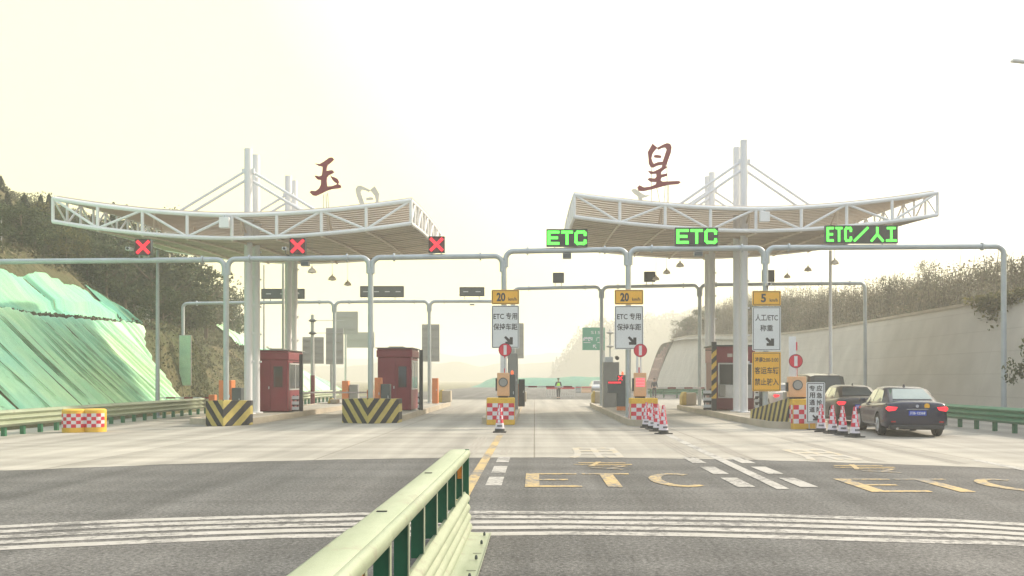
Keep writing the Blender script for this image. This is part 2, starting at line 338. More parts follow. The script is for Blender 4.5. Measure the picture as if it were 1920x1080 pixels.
def net_mat(name, c, c2):
    m = mat(name, c, .75, 0, .1, 1.2, .5, 12, c2=c2, spec=.2, stretch=(.6, 2.2, .6)); n = m.node_tree.nodes; l = m.node_tree.links
    b = n['Principled BSDF']; src = b.inputs['Base Color'].links[0].from_socket
    g = n.new('ShaderNodeTexCoord'); nz = n.new('ShaderNodeTexNoise'); nz.inputs['Scale'].default_value = .35; nz.inputs['Detail'].default_value = 5; l.new(g.outputs['Object'], nz.inputs['Vector'])
    r = n.new('ShaderNodeValToRGB'); r.color_ramp.elements[0].position = .35; r.color_ramp.elements[1].position = .62
    r.color_ramp.elements[0].color = (.78, .93, .95, 1); r.color_ramp.elements[1].color = (1.15, 1.05, .9, 1); l.new(nz.outputs['Fac'], r.inputs['Fac'])
    v = n.new('ShaderNodeVectorMath'); v.operation = 'MULTIPLY'; l.new(src, v.inputs[0]); l.new(r.outputs['Color'], v.inputs[1]); l.new(v.outputs['Vector'], b.inputs['Base Color'])
    return m
M['net'] = net_mat('green_dust_net', (.50, .80, .56), (.38, .67, .46))
M['seam'] = mat('soil_in_seams', (.12, .20, .10), .95, 0, .3, 3)
M['netpale'] = net_mat('pale_dust_net', (.27, .55, .38), (.20, .45, .31))
M['netdark'] = net_mat('dark_dust_net', (.13, .34, .26), (.08, .24, .18))
# retaining wall
mw = mat('retaining_wall', (.50, .475, .43), .85, 0, .1, .12, .3, 8, c2=(.41, .38, .335), detail=10)
n = mw.node_tree.nodes; l = mw.node_tree.links; b = n['Principled BSDF']; src = b.inputs['Base Color'].links[0].from_socket
co = n.new('ShaderNodeTexCoord'); sp = n.new('ShaderNodeSeparateXYZ'); l.new(co.outputs['Object'], sp.inputs['Vector'])
cb = n.new('ShaderNodeCombineXYZ'); l.new(sp.outputs['Y'], cb.inputs['X']); l.new(sp.outputs['Z'], cb.inputs['Y'])
br = n.new('ShaderNodeTexBrick'); br.offset = 0; br.inputs['Scale'].default_value = 1; br.inputs['Brick Width'].default_value = 8; br.inputs['Row Height'].default_value = .95
br.inputs['Mortar Size'].default_value = .02; br.inputs['Color1'].default_value = (1, 1, 1, 1); br.inputs['Color2'].default_value = (.94, .95, .95, 1); br.inputs['Mortar'].default_value = (.86, .85, .84, 1)
l.new(cb.outputs['Vector'], br.inputs['Vector'])
mp = n.new('ShaderNodeMapping'); mp.inputs['Scale'].default_value = (1, .35, .12); l.new(co.outputs['Object'], mp.inputs['Vector'])
nz = n.new('ShaderNodeTexNoise'); nz.inputs['Scale'].default_value = 2.2; nz.inputs['Detail'].default_value = 8; l.new(mp.outputs['Vector'], nz.inputs['Vector'])
mr = n.new('ShaderNodeMapRange'); mr.inputs['From Min'].default_value = .3; mr.inputs['From Max'].default_value = .7; mr.inputs['To Min'].default_value = .88; mr.inputs['To Max'].default_value = 1.06; l.new(nz.outputs['Fac'], mr.inputs['Value'])
v = n.new('ShaderNodeVectorMath'); v.operation = 'MULTIPLY'; l.new(src, v.inputs[0]); l.new(br.outputs['Color'], v.inputs[1])
v2 = n.new('ShaderNodeVectorMath'); v2.operation = 'SCALE'; l.new(v.outputs['Vector'], v2.inputs[0]); l.new(mr.outputs['Result'], v2.inputs['Scale']); l.new(v2.outputs['Vector'], b.inputs['Base Color'])
M['wall'] = mw
M['paintN'] = mat('car_navy', (.007, .010, .034), .25, .1, .05, 3, coat=.25)
M['paintB'] = mat('car_brown', (.032, .028, .027), .28, .3, .05, 3, coat=.25)
M['paintK'] = mat('car_black', (.02, .022, .024), .25, .2, .05, 3, coat=.25)
M['paintS'] = mat('car_silver', (.45, .46, .48), .3, .5, .04, 3, coat=.5)
M['carglass'] = mat('car_window', (.26, .31, .29), .07, .75, .1, 1)
M['chrome'] = mat('chrome', (.6, .6, .6), .15, 1, .03, 5)
M['plate'] = mat('plate_blue', (.02, .06, .42), .4, 0, .05, 9)
M['skin'] = mat('skin', (.45, .27, .19), .6, 0, .05, 9)
M['hair'] = mat('hair', (.02, .018, .016), .6, 0, .1, 20)
M['cloth'] = mat('dark_uniform', (.03, .035, .05), .85, 0, .2, 8)
M['vest'] = mat('hi_vis_vest', (.45, .92, .05), .6, 0, .08, 6)
M['shoe'] = mat('shoe_leather', (.02, .02, .02), .5, 0, .1, 9)

# ------------------------------------------------------------------ lettering
_tc = bpy.data.curves.new('lettering', 'FONT'); _to = bpy.data.objects.new('lettering', _tc); col.objects.link(_to)
def text_mesh(body, size, extr=.004, bold=0.0):
    _tc.body = body; _tc.size = size; _tc.extrude = extr; _tc.offset = bold; _tc.align_x = 'CENTER'; _tc.align_y = 'CENTER'; _tc.resolution_u = 3
    bpy.context.view_layer.update()
    return bpy.data.meshes.new_from_object(_to.evaluated_get(bpy.context.evaluated_depsgraph_get()))
def text(body, size, loc, mt, parent, width=None, height=None, bold=0.0, flat=False, mirror=False, name='lettering', extr=.004):
    me = text_mesh(body, size, extr, bold); vs = np.array([v.co[:] for v in me.vertices])
    mn, mx_ = vs.min(0), vs.max(0); ctr = (mn + mx_) / 2; vs -= ctr
    if width: vs[:, 0] *= width / (mx_[0] - mn[0])
    if height: vs[:, 1] *= height / (mx_[1] - mn[1])
    if mirror: vs[:, 0] *= -1
    if not flat: vs = np.stack([vs[:, 0], -vs[:, 2], vs[:, 1]], 1)
    me.vertices.foreach_set('co', vs.astype(np.float32).ravel()); me.materials.clear(); me.materials.append(mt); me.update()
    o = bpy.data.objects.new(name, me); col.objects.link(o); o.location = loc
    if parent is not None: o.parent = parent
    return o

# ================================================================== SETTING
def arcY(c, X): return c - .031 * X * X if abs(X) < 9.5 else c - .031 * 9.5 ** 2 - .12 * (abs(X) - 9.5)
tag(MB().add([(-850, -22, -.06), (850, -22, -.06), (850, 1340, -.06), (-850, 1340, -.06)], [(0, 1, 2, 3)]).build('ground', M['land']), kind='structure')
def strip(name, mt, xs, lo, hi, z):
    v = []; 
    for x in xs: v += [(x, lo(x), z), (x, hi(x), z)]
    return MB().add(v, [(2 * i, 2 * i + 2, 2 * i + 3, 2 * i + 1) for i in range(len(xs) - 1)]).build(name, mt)
XS2 = [-17.3 + i * .1 for i in range(361)]
XS = [-17.3 + i * .5 for i in range(73)]
tag(strip('approach_road', M['asphalt'], XS, lambda x: -12, lambda x: 21, 0), kind='structure')
tag(strip('toll_plaza_pavement', M['concrete'], XS2, lambda x: arcY(20.1, x) + .07 * noise.noise(Vector((x * 2.1, 0, 0))) + .03 * noise.noise(Vector((x * 9, 0, 0))), lambda x: 76, .004), kind='structure')
tag(MB().add([(-17.3, 75.5, 0), (18.7, 75.5, 0), (16, 140, 0), (8, 400, 0), (-4, 400, 0), (-14, 140, 0)], [(0, 1, 2, 3, 4, 5)]).build('road_beyond', M['asphalt']), kind='structure')

# --- road markings (one structure object per marking kind)
mk = MB()
for k in range(5):
    y0 = 10.12 + k * .405; v = []
    xs = [-9 + i * .25 for i in range(96)]
    for x in xs:
        wv = .02 * math.sin(x * 1.7 + k) + .02 * noise.noise(Vector((x * 1.3, k * .2, 0)))
        b_ = arcY(y0, x) + wv + (.10 * math.exp(-((x - 4.9) / .45) ** 2)); v += [(x, b_, .004), (x, b_ + .24, .004)]
    mk.add(v, [(2 * i, 2 * i + 2, 2 * i + 3, 2 * i + 1) for i in range(len(xs) - 1)])
tag(mk.build('rumble_stripes', M['paintW']), kind='structure')
def q(mb, x0, x1, y0, y1, z=.008, sh=0): mb.add([(x0, y0, z), (x1, y0, z), (x1 + sh, y1, z), (x0 + sh, y1, z)], [(0, 1, 2, 3)])
mk = MB(); q(mk, 3.72, 3.92, 14.3, 30, .008, .25)
for y in (14.6, 16.6, 18.7):
    q(mk, 3.18, 3.46, y, y + 1.35, .008); q(mk, 4.16, 4.44, y, y + 1.35, .008); q(mk, -.78, -.52, y + .2, y + 1.5, .008)
q(mk, 9.0, 9.2, 16.8, 19.5, .008, .1)
tag(mk.build('white_lane_marks', M['paintW']), kind='structure')
mk = MB(); q(mk, -1.12, -.94, 13, 28.5, .008)
tag(mk.build('yellow_edge_line', M['paintY']), kind='structure')
mk = MB()
for (xx, ya, yb) in ((-.78, 20.8, 22.6), (-.78, 24.5, 26), (-1.62, 20.6, 27), (3.3, 19.9, 25.5), (4.4, 19.5, 26), (6.9, 19, 27), (8.4, 18.5, 26)):
    for j in range(3): q(mk, xx + j * .11, xx + j * .11 + .06, ya, yb, .008, .1 if xx > 0 else 0)
tag(mk.build('rubber_marks', M['tyre']), kind='structure')
# ETC in yellow on the lanes
def lane_text(x0, y0, wd, ht, sh):
    mb = MB()
    def u(px, py): return (x0 + px * wd + sh * py * ht, y0 + py * ht, .0085)
    def rect(a, b_, c, d): mb.add([u(a, b_), u(c, b_), u(c, d), u(a, d)], [(0, 1, 2, 3)])
    rect(.0, .0, .075, 1); rect(.076, .0, .29, .10); rect(.076, .46, .23, .55); rect(.076, .91, .29, 1)
    rect(.32, .91, .59, 1); rect(.42, .0, .495, .909)
    pts = []; 
    for i in range(15):
        a = PI * .3 + i / 14 * PI * 1.4
        pts.append((math.cos(a), math.sin(a)))
    o_ = [u(.83 + .16 * c / 1.0, .5 + .5 * s) for c, s in pts]; i_ = [u(.83 + .09 * c + .0, .5 + .40 * s) for c, s in pts]
    mb.add(o_ + i_, [(i, i + 1, 15 + i + 1, 15 + i) for i in range(14)])
    return tag(mb.build('lane_lettering', M['paintY']), kind='structure')
lane_text(-.15, 14.6, 3.1, 2.1, 0); lane_text(5.05, 13.95, 3.15, 1.85, 0)
for (cx, cy) in ((1.35, 18.2), (6.3, 17.6)):
    o = text('专', 1, (cx, cy, .009), M['paintY'], None, width=1.15, height=1.7, bold=0, flat=True, name='lane_character', extr=0); tag(o, kind='structure')
    o = text('用', 1, (cx, cy + 3.2, .0095), M['paintYF'], None, width=1.2, height=3.0, bold=.02, flat=True, name='lane_character', extr=0); tag(o, kind='structure')

# --- left hillside
def _sh(Y): return 5.2 * sstep(60, 72, Y)
def _rf(Y): return min(5.2 * sstep(47.5, 58, Y), _sh(Y) + 3.4)
def toe(Y): return 17.6 + _sh(Y)
def Xd(Y, d):      # profile distance d -> world X
    if d < 4.6: return -(17.6 + _rf(Y) + (4.6 + _sh(Y) - _rf(Y)) * d / 4.6)
    return -(17.6 + _sh(Y) + d)
def hl(X, Y):
    u = -X - 17.6; d = u - _sh(Y)
    if d < 4.6: d = (u - _rf(Y)) * 4.6 / (4.6 + _sh(Y) - _rf(Y))
    if d < 0: return -.3 + .24 * max(0, 1 + d / .8)
    if d < 4.6: z = d
    elif d < 6.6: z = 4.6 + .06 * (d - 4.6)
    elif d < 22: z = 4.72 + .82 * (d - 6.6)
    else: z = 17.35 + .22 * (min(d, 60) - 22)
    z *= (1 - sstep(92, 132, Y + .25 * d)) 
    nn = noise.noise(Vector((X * .13, Y * .13, 0))) * 1.3 + noise.noise(Vector((X * .5, Y * .5, 3))) * .35
    return z + nn * min(1, d / 7) * (.3 if d < 7 else 1) - .03
xs = [-95 + i * 2 for i in range(20)] + [-55.5 + i * .5 for i in range(80)]
ys = [-18 + i * 1.1 for i in range(132)]
tag(grid_obj('left_hillside', xs, ys, hl, M['hill']), kind='structure')
# --- right hillside above the retaining wall
WX = 18.7
def wh(Y): return 5.1 + 2.5 * sstep(62, 140, Y)
def hr(X, Y):
    h = wh(Y); x0 = WX + .3 * h + .25; d = X - x0
    z = h - .35 + (.36 + .0022 * (Y - 40)) * min(d, 6.0) + .04 * max(0, d - 6.0)
    z += (noise.noise(Vector((X * .2, Y * .2, 5))) * .6 * min(1, d / 3) if d > 0 else 0)
    if d < 0: z = h - .35
    return z * (1 - sstep(146, 175, Y)) - .05
xs = [20.15 + i * .6 for i in range(30)] + [39 + i * 4 for i in range(14)]
tag(grid_obj('right_hillside', xs, [-18 + i * 1.5 for i in range(130)], lambda X, Y: hr(max(X, WX + .3 * wh(Y) + .1), Y) if X > 20.2 else hr(WX + .3 * wh(Y) + .1, Y), M['hill2']), kind='structure')
# retaining wall, battered, with coping
mb = MB(); ysw = [-15 + i * 5 for i in range(32)] + [143, 145]
v = []
for y in ysw:
    h = wh(y) if y < 143 else wh(y) - 1.2 * (y - 141)
    bt = .3
    v += [(WX, y, -.05), (WX + bt * h, y, h), (WX + bt * h + .45, y, h), (WX + 1.4, y, -.05)]
nf = len(ysw)
fs = [(4 * i + k, 4 * i + (k + 1) % 4, 4 * i + 4 + (k + 1) % 4, 4 * i + 4 + k) for i in range(nf - 1) for k in range(4)] + [(0, 1, 2, 3), (4 * nf - 4, 4 * nf - 3, 4 * nf - 2, 4 * nf - 1)]
rw = mb.add(v, fs).build('retaining_wall', M['wall']); tag(rw, 'tall pale concrete retaining wall leaning back under the shrub slope', 'wall')
mb = MB()
for i in range(nf - 2):
    y0, y1 = ysw[i], ysw[i + 1] - .03; h0, h1 = wh(y0), wh(y1)
    x0, x1 = WX + .3 * h0 - .06, WX + .3 * h1 - .06
    mb.add([(x0, y0, h0 + .003), (x0 + .6, y0, h0 + .003), (x0 + .6, y0, h0 + .14), (x0, y0, h0 + .14), (x1, y1, h1 + .003), (x1 + .6, y1, h1 + .003), (x1 + .6, y1, h1 + .14), (x1, y1, h1 + .14)],
           [(0, 1, 2, 3), (4, 7, 6, 5), (0, 4, 5, 1), (1, 5, 6, 2), (2, 6, 7, 3), (3, 7, 4, 0)])
mb.build('coping', M['kerb'], rw)
# far end of the wall: unfinished reddish lattice slope frame
lt = MB()
for i in range(5):
    y = 146 + i * 2.2; h = 7.2 - .5 * i; x0 = WX - .2
    lt.bar((x0, y, -.05), (x0 + .34 * h, y, h), .35)
for z in (1.5, 3.2, 4.9):
    lt.bar((WX - .2 + .34 * z, 145.8, z), (WX - .2 + .34 * z, 155, z), .3)
M['lattice'] = mat('reddish_lattice', (.42, .26, .22), .8, 0, .25, 2)
tag(lt.build('slope_lattice', M['lattice']), 'reddish lattice frame on the slope past the far end of the retaining wall', 'slope frame')

# distant hills
def far_ridge(name, x0, x1, nx, y0, y1, ny, f, mt):
    xs = [x0 + (x1 - x0) * i / nx for i in range(nx + 1)]; ys = [y0 + (y1 - y0) * i / ny for i in range(ny + 1)]
    return tag(grid_obj(name, xs, ys, lambda x, y: -.5 + f(x) * math.sin(PI * min(1, max(0, (y - y0) / (y1 - y0)))) + (.8 * noise.noise(Vector((x * .09, y * .09, 1)))), mt), kind='structure')
def f_right(x): return 32 * sstep(3, 34, x) + .08 * max(0, min(x, 150) - 34) + 2 * noise.noise(Vector((x * .04, 0, 0)))
far_ridge('wooded_hill', -4, 340, 110, 450, 570, 24, f_right, M['farhill'])
far_ridge('distant_hills', -420, 220, 120, 640, 780, 10, lambda x: 14 + 7 * noise.noise(Vector((x * .016, 3, 0))) + 3 * noise.noise(Vector((x * .06, 3, 0))), M['farhill'])
far_ridge('far_mountains', -600, 500, 100, 980, 1180, 8, lambda x: 30 + 16 * noise.noise(Vector((x * .008, 7, 0))) + 5 * noise.noise(Vector((x * .03, 3, 0))), M['farhill'])

# netted embankment far down the road
mb = MB()
xs = [-12.5 + i * 1.5 for i in range(18)]
v = []
for x in xs:
    h = sstep(-12.5, -8, x) * 1.9 + .3 * noise.noise(Vector((x * .2, 0, 4))) + .4 * sstep(5, 20, x)
    v += [(x, 176 - .6 * x, -.06), (x, 180 - .6 * x, h), (x, 184 - .6 * x, h), (x, 188 - .6 * x, -.06)]
fs = [(4 * i + k, 4 * i + 4 + k, 4 * i + 5 + k, 4 * i + 1 + k) for i in range(len(xs) - 1) for k in range(3)]
tag(mb.add(v, fs).build('netted_embankment', M['netdark'], smooth=True), 'low embankment under dark green netting across the far end of the road', 'embankment')

# ================================================================== NETS
def net(name, d0, d1, ya, yb, mt, label, seams, off=.10, wob=.5, seed=0, edge=None):
    ny = int((yb - ya) / .055); nd = 26; V = []; F = []
    rs = np.random.default_rng(seed); sy = np.sort(rs.uniform(ya, yb, seams)); amp = rs.uniform(.6, 1.4, seams)
    for j in range(ny + 1):
        y = ya + (yb - ya) * j / ny
        for i in range(nd + 1):
            t = i / nd; lo, hi = d0, d1
            if edge: lo, hi = edge(y, d0, d1)
            d = lo + (hi - lo) * t
            yy = y + wob * t * .9 + .25 * noise.noise(Vector((y * .8, t * 1.6, seed)))
            X = Xd(y, d)
            k = np.searchsorted(sy, yy); ds = min([yy - s_ for s_ in sy[max(0, k - 1):k + 1]] or [9], key=abs)
            fold = amp[min(k, seams - 1)] * (.09 * math.exp(-((ds - .2) / .2) ** 2) - .12 * math.exp(-(ds / .08) ** 2))
            z = hl(X, y) + off + fold * (1 if t < .97 else .3) + .12 * noise.noise(Vector((yy * 1.4, d * .35, seed + 2))) + .06 * noise.noise(Vector((yy * 4.5, d * .5, seed)))
            V.append((X + .5 * fold, y, z))
    n1 = nd + 1
    for j in range(ny):
        for i in range(nd): F.append((j * n1 + i, j * n1 + i + 1, (j + 1) * n1 + i + 1, (j + 1) * n1 + i))
    nb = len(F)
    for k, s_ in enumerate(sy):
        if k % 4 == 3: continue
        t0 = rs.uniform(0, .25); t1 = rs.uniform(.7, .97); prev = None; w0 = rs.uniform(.012, .04)
        for i in range(nd + 1):
            t = t0 + (t1 - t0) * i / nd; y = s_ - wob * t * .9
            for _ in range(3): y = s_ - wob * t * .9 - .25 * noise.noise(Vector((y * .8, t * 1.6, seed)))
            if not (ya + .1 < y < yb - .1): prev = None; continue
            lo, hi = edge(y, d0, d1) if edge else (d0, d1); d = lo + (hi - lo) * t
            X = Xd(y, d); z = hl(X, y) + off + .02; hw_ = w0 * (.4 + math.sin(PI * i / nd)) * (1 + .8 * noise.noise(Vector((y * 3, t * 8, 1))))
            V += [(X + .09, y - hw_, z), (X + .09, y + hw_, z)]
            if prev is not None: F.append((prev, prev + 1, len(V) - 1, len(V) - 2))
            prev = len(V) - 2
    o = mesh_obj(name, V, F, [mt, M['seam']], smooth=True); me = o.data
    me.polygons.foreach_set('material_index', [0] * nb + [1] * (len(me.polygons) - nb))
    return tag(o, label, 'dust net', 'green dust nets on the slopes')
def e1(y, a, b_): return (a + (b_ - a) * .9 * sstep(46.5, 53.6, y), b_ + .12 * noise.noise(Vector((y * .7, 0, 0))))
net('slope_net', .15, 4.75, 18, 53, M['net'], 'large green netting in slanting folds over the lower left slope beside the guardrail', 60, edge=e1, seed=3)
def e2(y, a, b_): 
    c = sstep(30, 53, y) * .4
    return (a + c, max(a + c + .2, b_ - 1.2 * sstep(34, 55, y) + .25 * noise.noise(Vector((y * .25, 2, 0)))))
net('slope_net', 6.0, 9.2, 18, 55, M['netpale'], 'pale green netting on the upper terrace above the bare earth bench', 12, edge=e2, seed=5, off=.14)
net('slope_net', 6.3, 9.0, 55.2, 61, M['netdark'], 'dark bluish green netting at the far tip of the upper terrace', 6, seed=6, off=.22)
net('slope_net', .2, 9.5, 93, 112, M['net'], 'green netting on the slope seen between the columns behind the left booth', 9, seed=8, off=.25)

# ================================================================== VEGETATION
def quads(c, s, rs, flat=.0, tall=1.0):
    n_ = len(c); a = rs.normal(size=(n_, 3)); a /= np.linalg.norm(a, axis=1)[:, None]
    b_ = rs.normal(size=(n_, 3)); b_ -= a * (a * b_).sum(1)[:, None]; b_ /= np.linalg.norm(b_, axis=1)[:, None]
    a *= s[:, None]; b_ *= s[:, None] * .6; b_[:, 2] *= tall
    V = np.stack([c - a, c - b_ * .9, c + a, c + b_], 1).reshape(-1, 3)
    F = np.arange(n_ * 4).reshape(-1, 4); return V, F
def crown_pts(kind, n_, rs):
    if kind == 'conifer':
        t = rs.uniform(0, 1, n_) ** .75; t = 1 - t  # more low
        layer = .75 + .25 * np.abs(np.sin(t * 22)); r = (1 - t) ** .85 * .24 * layer * np.sqrt(rs.uniform(.25, 1, n_)); a = rs.uniform(0, 2 * PI, n_)
        r *= 1 + .25 * np.sin(a * 3 + t * 9)
        return np.stack([r * np.cos(a), r * np.sin(a), .1 + .9 * t - r * .25], 1)
    cl = rs.uniform(-1, 1, (26, 3)); cl = cl / np.maximum(1, np.linalg.norm(cl, axis=1))[:, None]; cl *= [.34, .34, .27]
    k = rs.integers(0, 26, n_); g = rs.normal(size=(n_, 3)); g /= np.linalg.norm(g, axis=1)[:, None]
    rad = rs.uniform(.07, .14, 26)[k] * rs.uniform(.5, 1.05, n_)
    return cl[k] * [1.05, 1.05, 1.2] + g * rad[:, None] + [0, 0, .58]
def make_tree(kind, leaf, seed, n_=2600, leafs=.022):
    rs = np.random.default_rng(seed); c = crown_pts(kind, n_, rs); V, F = quads(c, rs.uniform(.6, 1.3, n_) * leafs, rs)
    crown = bpy.data.meshes.new('crown'); o = mesh_obj('crown', V, F, leaf); crown = o.data; bpy.data.objects.remove(o)
    mb = MB(); 
    mb.tube([(0, 0, -.1), (.01, 0, .3), (-.01, .01, .6), (0, 0, .92 if kind == 'conifer' else .78)], [.022, .017, .011, .003], 7)
    for i in range(9 if kind != 'conifer' else 6):
        a = rs.uniform(0, 2 * PI); z = rs.uniform(.3, .65); r = rs.uniform(.15, .3) * (.5 if kind == 'conifer' else 1)
        mb.tube([(0, 0, z), (r * .5 * math.cos(a), r * .5 * math.sin(a), z + .08), (r * math.cos(a), r * math.sin(a), z + .2)], [.009, .006, .002], 5)
    o = mb.build('trunk', M['trunk'], smooth=True); trunk = o.data; bpy.data.objects.remove(o)
    return crown, trunk
TREES = {'conifer': [make_tree('conifer', M['conifer'], 11, 3200, .02), make_tree('conifer', M['conifer'], 12, 3000, .02)],
         'broad': [make_tree('broad', M['leafA'], 13), make_tree('broad', M['leafA'], 14), make_tree('broad', M['leafB'], 15), make_tree('broad', M['scrub'], 16, 1400, .018), make_tree('broad', M['leafA'], 17)]}
def tree(name, var, loc, h, label, cat='tree', wide=1.0, group=None):
    t = thing(name, label, cat, loc, random.uniform(0, 6.28), group); t.scale = (h * wide, h * wide, h)
    for nme, me in zip(('crown', 'trunk'), var):
        o = bpy.data.objects.new(nme, me); col.objects.link(o); o.parent = t
    return t
def tree_at(kind, vi, px, py, Y, label, wide=1.0, name=None, h=None):
    if px < 300 and Y < 58: Y += 12
    p = P(px, py, Y); z = hl(p.x, Y) if p.x < 0 else hr(p.x, Y)
    return tree(name or ('conifer_tree' if kind == 'conifer' else 'broadleaf_tree'), TREES[kind][vi], (p.x, Y, z - .1), max(1.2, p.z - z) if h is None else h, label, 'tree', wide, 'trees on the left hill' if p.x < 0 else 'trees above the retaining wall')
cons = [(2, 345, 50, 'tall dark conifer cut by the left edge of the photo', 1.5), (46, 360, 58, 'dark pointed conifer second from the left on the ridge', 1.4), (76, 362, 60, 'slim dark conifer just left of the canopy tip', 1.25),
        (92, 360, 63, 'dark conifer right behind the outer tip of the left canopy', 1.25), (-30, 350, 47, 'dark conifer just outside the left edge, its branches reaching in', 1.1), (24, 392, 55, 'shorter dark conifer between the two tallest at the far left', 1.1),
        (213, 377, 74, 'small pointed conifer peeking over the left canopy', .9), (60, 405, 52, 'dark conifer low under the ridge at the far left', 1.1), (118, 400, 62, 'dark conifer behind the first canopy truss panel', 1.1)]
for px, py, Y, lb, wd in cons: tree_at('conifer', random.randint(0, 1), px, py, Y, lb, wd)
for px, py, Y, lb, wd in ((-14, 350, 60, 'broad dark conifer cut off by the left edge beside the tallest one', 1.5), (14, 372, 60, 'broad dark conifer in front of the tallest one at the far left', 1.5), (36, 392, 60, 'low broad dark conifer near the top left corner of the hill', 1.6), (-4, 400, 58, 'low broad conifer at the very left edge above the yellowish trees', 1.6)): tree_at('conifer', 1, px, py, Y, lb, wd)
brd = [(255, 380, 78, 3, 'thin open tree with small leaves above the left canopy roof'), (245, 378, 74, 4, 'rounded tree just above the roof edge of the left canopy'), (325, 385, 86, 3, 'bare twiggy tree beside the left canopy stay cables'),
       (40, 430, 46, 2, 'yellowish bushy tree below the conifers at the far left'), (75, 440, 47, 2, 'yellow green rounded tree right of the far left bushy one'), (8, 470, 44, 2, 'yellowish shrub tree low at the left edge'),
       (130, 440, 55, 0, 'dark green tree under the left end of the canopy truss'), (165, 430, 60, 4, 'bushy green tree under the second truss panel'), (200, 440, 60, 1, 'bushy dark tree left of the first red X sign'), (235, 450, 62, 0, 'dark tree directly behind the first red X sign'),
       (285, 455, 66, 1, 'bushy tree behind the galvanised pole with the camera'), (320, 470, 70, 4, 'green tree between the camera pole and the first gantry post'), (350, 478, 74, 0, 'rounded tree under the truss left of the gantry post'), (385, 485, 84, 3, 'open scrubby tree on the falling ridge left of the gantry post'),
       (150, 470, 50, 1, 'low dark tree above the upper terrace net'), (105, 465, 48, 0, 'dark green tree above the wire fence at far left'), (190, 500, 50, 4, 'low tree right of the wire fence'), (250, 510, 54, 1, 'low tree above the dark tip of the terrace net'),
       (400, 520, 92, 0, 'bushy tree on the falling ridge behind the first gantry post'), (435, 560, 97, 4, 'small tree on the ridge between gantry post and white columns'), (448, 540, 100, 0, 'dark small tree just left of the white columns'),
       (305, 530, 60, 1, 'shrubby tree at the foot of the ridge by the camera pole'), (345, 520, 72, 1, 'dark tree in the hollow left of the first gantry post'), (500, 660, 100, 1, 'small tree showing over the red booth roof at left'), (30, 490, 42, 0, 'dark green tree over the fence at the left edge')]
for i, (px, py, Y, vi, lb) in enumerate(brd): tree_at('broad', vi, px, py, Y, lb, random.uniform(.95, 1.3))
for i, (px, py, Y, vi, wd, lb) in enumerate([(1742, 478, 60, 3, .8, 'tall thin twiggy tree standing highest on the right shrub slope'), (1905, 470, 46, 3, .9, 'twiggy tree on the right slope at the right edge of the photo'), (1765, 505, 58, 3, .9, 'twiggy bush just right of the tallest thin tree'), (1840, 500, 52, 3, 1, 'open twiggy bush left of the right gantry post'),
        (1668, 508, 62, 3, 1, 'open bush on the ridge left of the tallest thin tree'), (1290, 585, 132, 4, 1.5, 'round dark tree at the far end of the shrub slope'), (1325, 572, 120, 0, 1.4, 'dark bushy tree beside the right rear white column'), (1268, 612, 140, 3, 1.2, 'small open tree above the far end of the retaining wall'),
        (1410, 556, 95, 4, 1.3, 'bushy tree behind the third speed sign'), (1480, 550, 84, 3, 1.3, 'open bush right of the third speed sign on the slope')]):
    tree_at('broad', vi, px, py, Y, lb, wd)
# leafy tree in front of the wall at the right edge
c0 = P(1915, 690, 27.5)
tree('broadleaf_tree', TREES['broad'][4], (16.8, 31.0, -.1), 3.9, 'green leafy tree in front of the wall cut by the right edge', 'tree', .62)
_n = 0; _pl = []
for _try in range(4000):
    if _n >= 105: break
    Y = random.uniform(38, 96); d = random.uniform(10.2 if Y < 62 else 8, 30)
    X = Xd(Y, d); ii = noise.noise(Vector((X * .08, Y * .08, 2)))
    if any((X - a) ** 2 + (Y - b_) ** 2 < 5 for a, b_ in _pl): continue
    if X * FPX / Y + VX > 235 and random.random() < .75: continue
    _pl.append((X, Y)); con = ii > .12 and d > 16
    h = random.uniform(3.0, 5.0) * (1.25 if con else .9) * (.7 if Y < 56 else 1)
    pyt = VY - (hl(X, Y) + h - EYE) * FPX / Y; lim = 376 + max(0, (X * FPX / Y + VX) - 100) * .30
    if pyt < lim: h -= (lim - pyt) * Y / FPX
    if h < 1.5: continue
    tree('conifer_tree' if con else 'broadleaf_tree', TREES['conifer'][_n % 2] if con else TREES['broad'][(0, 1, 4, 2, 4)[_n % 5]], (X, Y, hl(X, Y) - .15), h,
         'one of the dark conifers massed on the wooded slope at left' if con else 'one of the bushy trees massed on the wooded slope at left', 'tree', random.uniform(.95, 1.4), 'conifers massed on the wooded slope' if con else 'bushy trees massed on the wooded slope')
    _n += 1
_m = 0
for _try in range(2500):
    if _m >= 34: break
    Y = random.uniform(47, 60); X = (random.uniform(-40, 130) - VX) * Y / FPX; d = -X - toe(Y)
    if d < 9.9 or any((X - a) ** 2 + (Y - b_) ** 2 < 2.2 for a, b_ in _pl): continue
    h = random.uniform(2.2, 3.6); _pl.append((X, Y)); pyt = VY - (hl(X, Y) + h - EYE) * FPX / Y
    if pyt < 372: h -= (372 - pyt) * Y / FPX
    if h < 1.2: continue
    tree('broadleaf_tree', TREES['broad'][(2, 0, 1, 4)[_m % 4]], (X, Y, hl(X, Y) - .15), h, 'one of the low bushy trees crowded just above the terrace net at far left', 'tree', random.uniform(1.1, 1.5), 'low bushy trees above the terrace net'); _m += 1
def spray(name, n_, ptf, s, mt, seed, tall=1.0):
    rs = np.random.default_rng(seed); c = np.array([ptf(rs) for _ in range(n_)]); V, F = quads(c, rs.uniform(.5, 1.4, n_) * s, rs, tall=tall)
    return mesh_obj(name, V, F, mt)
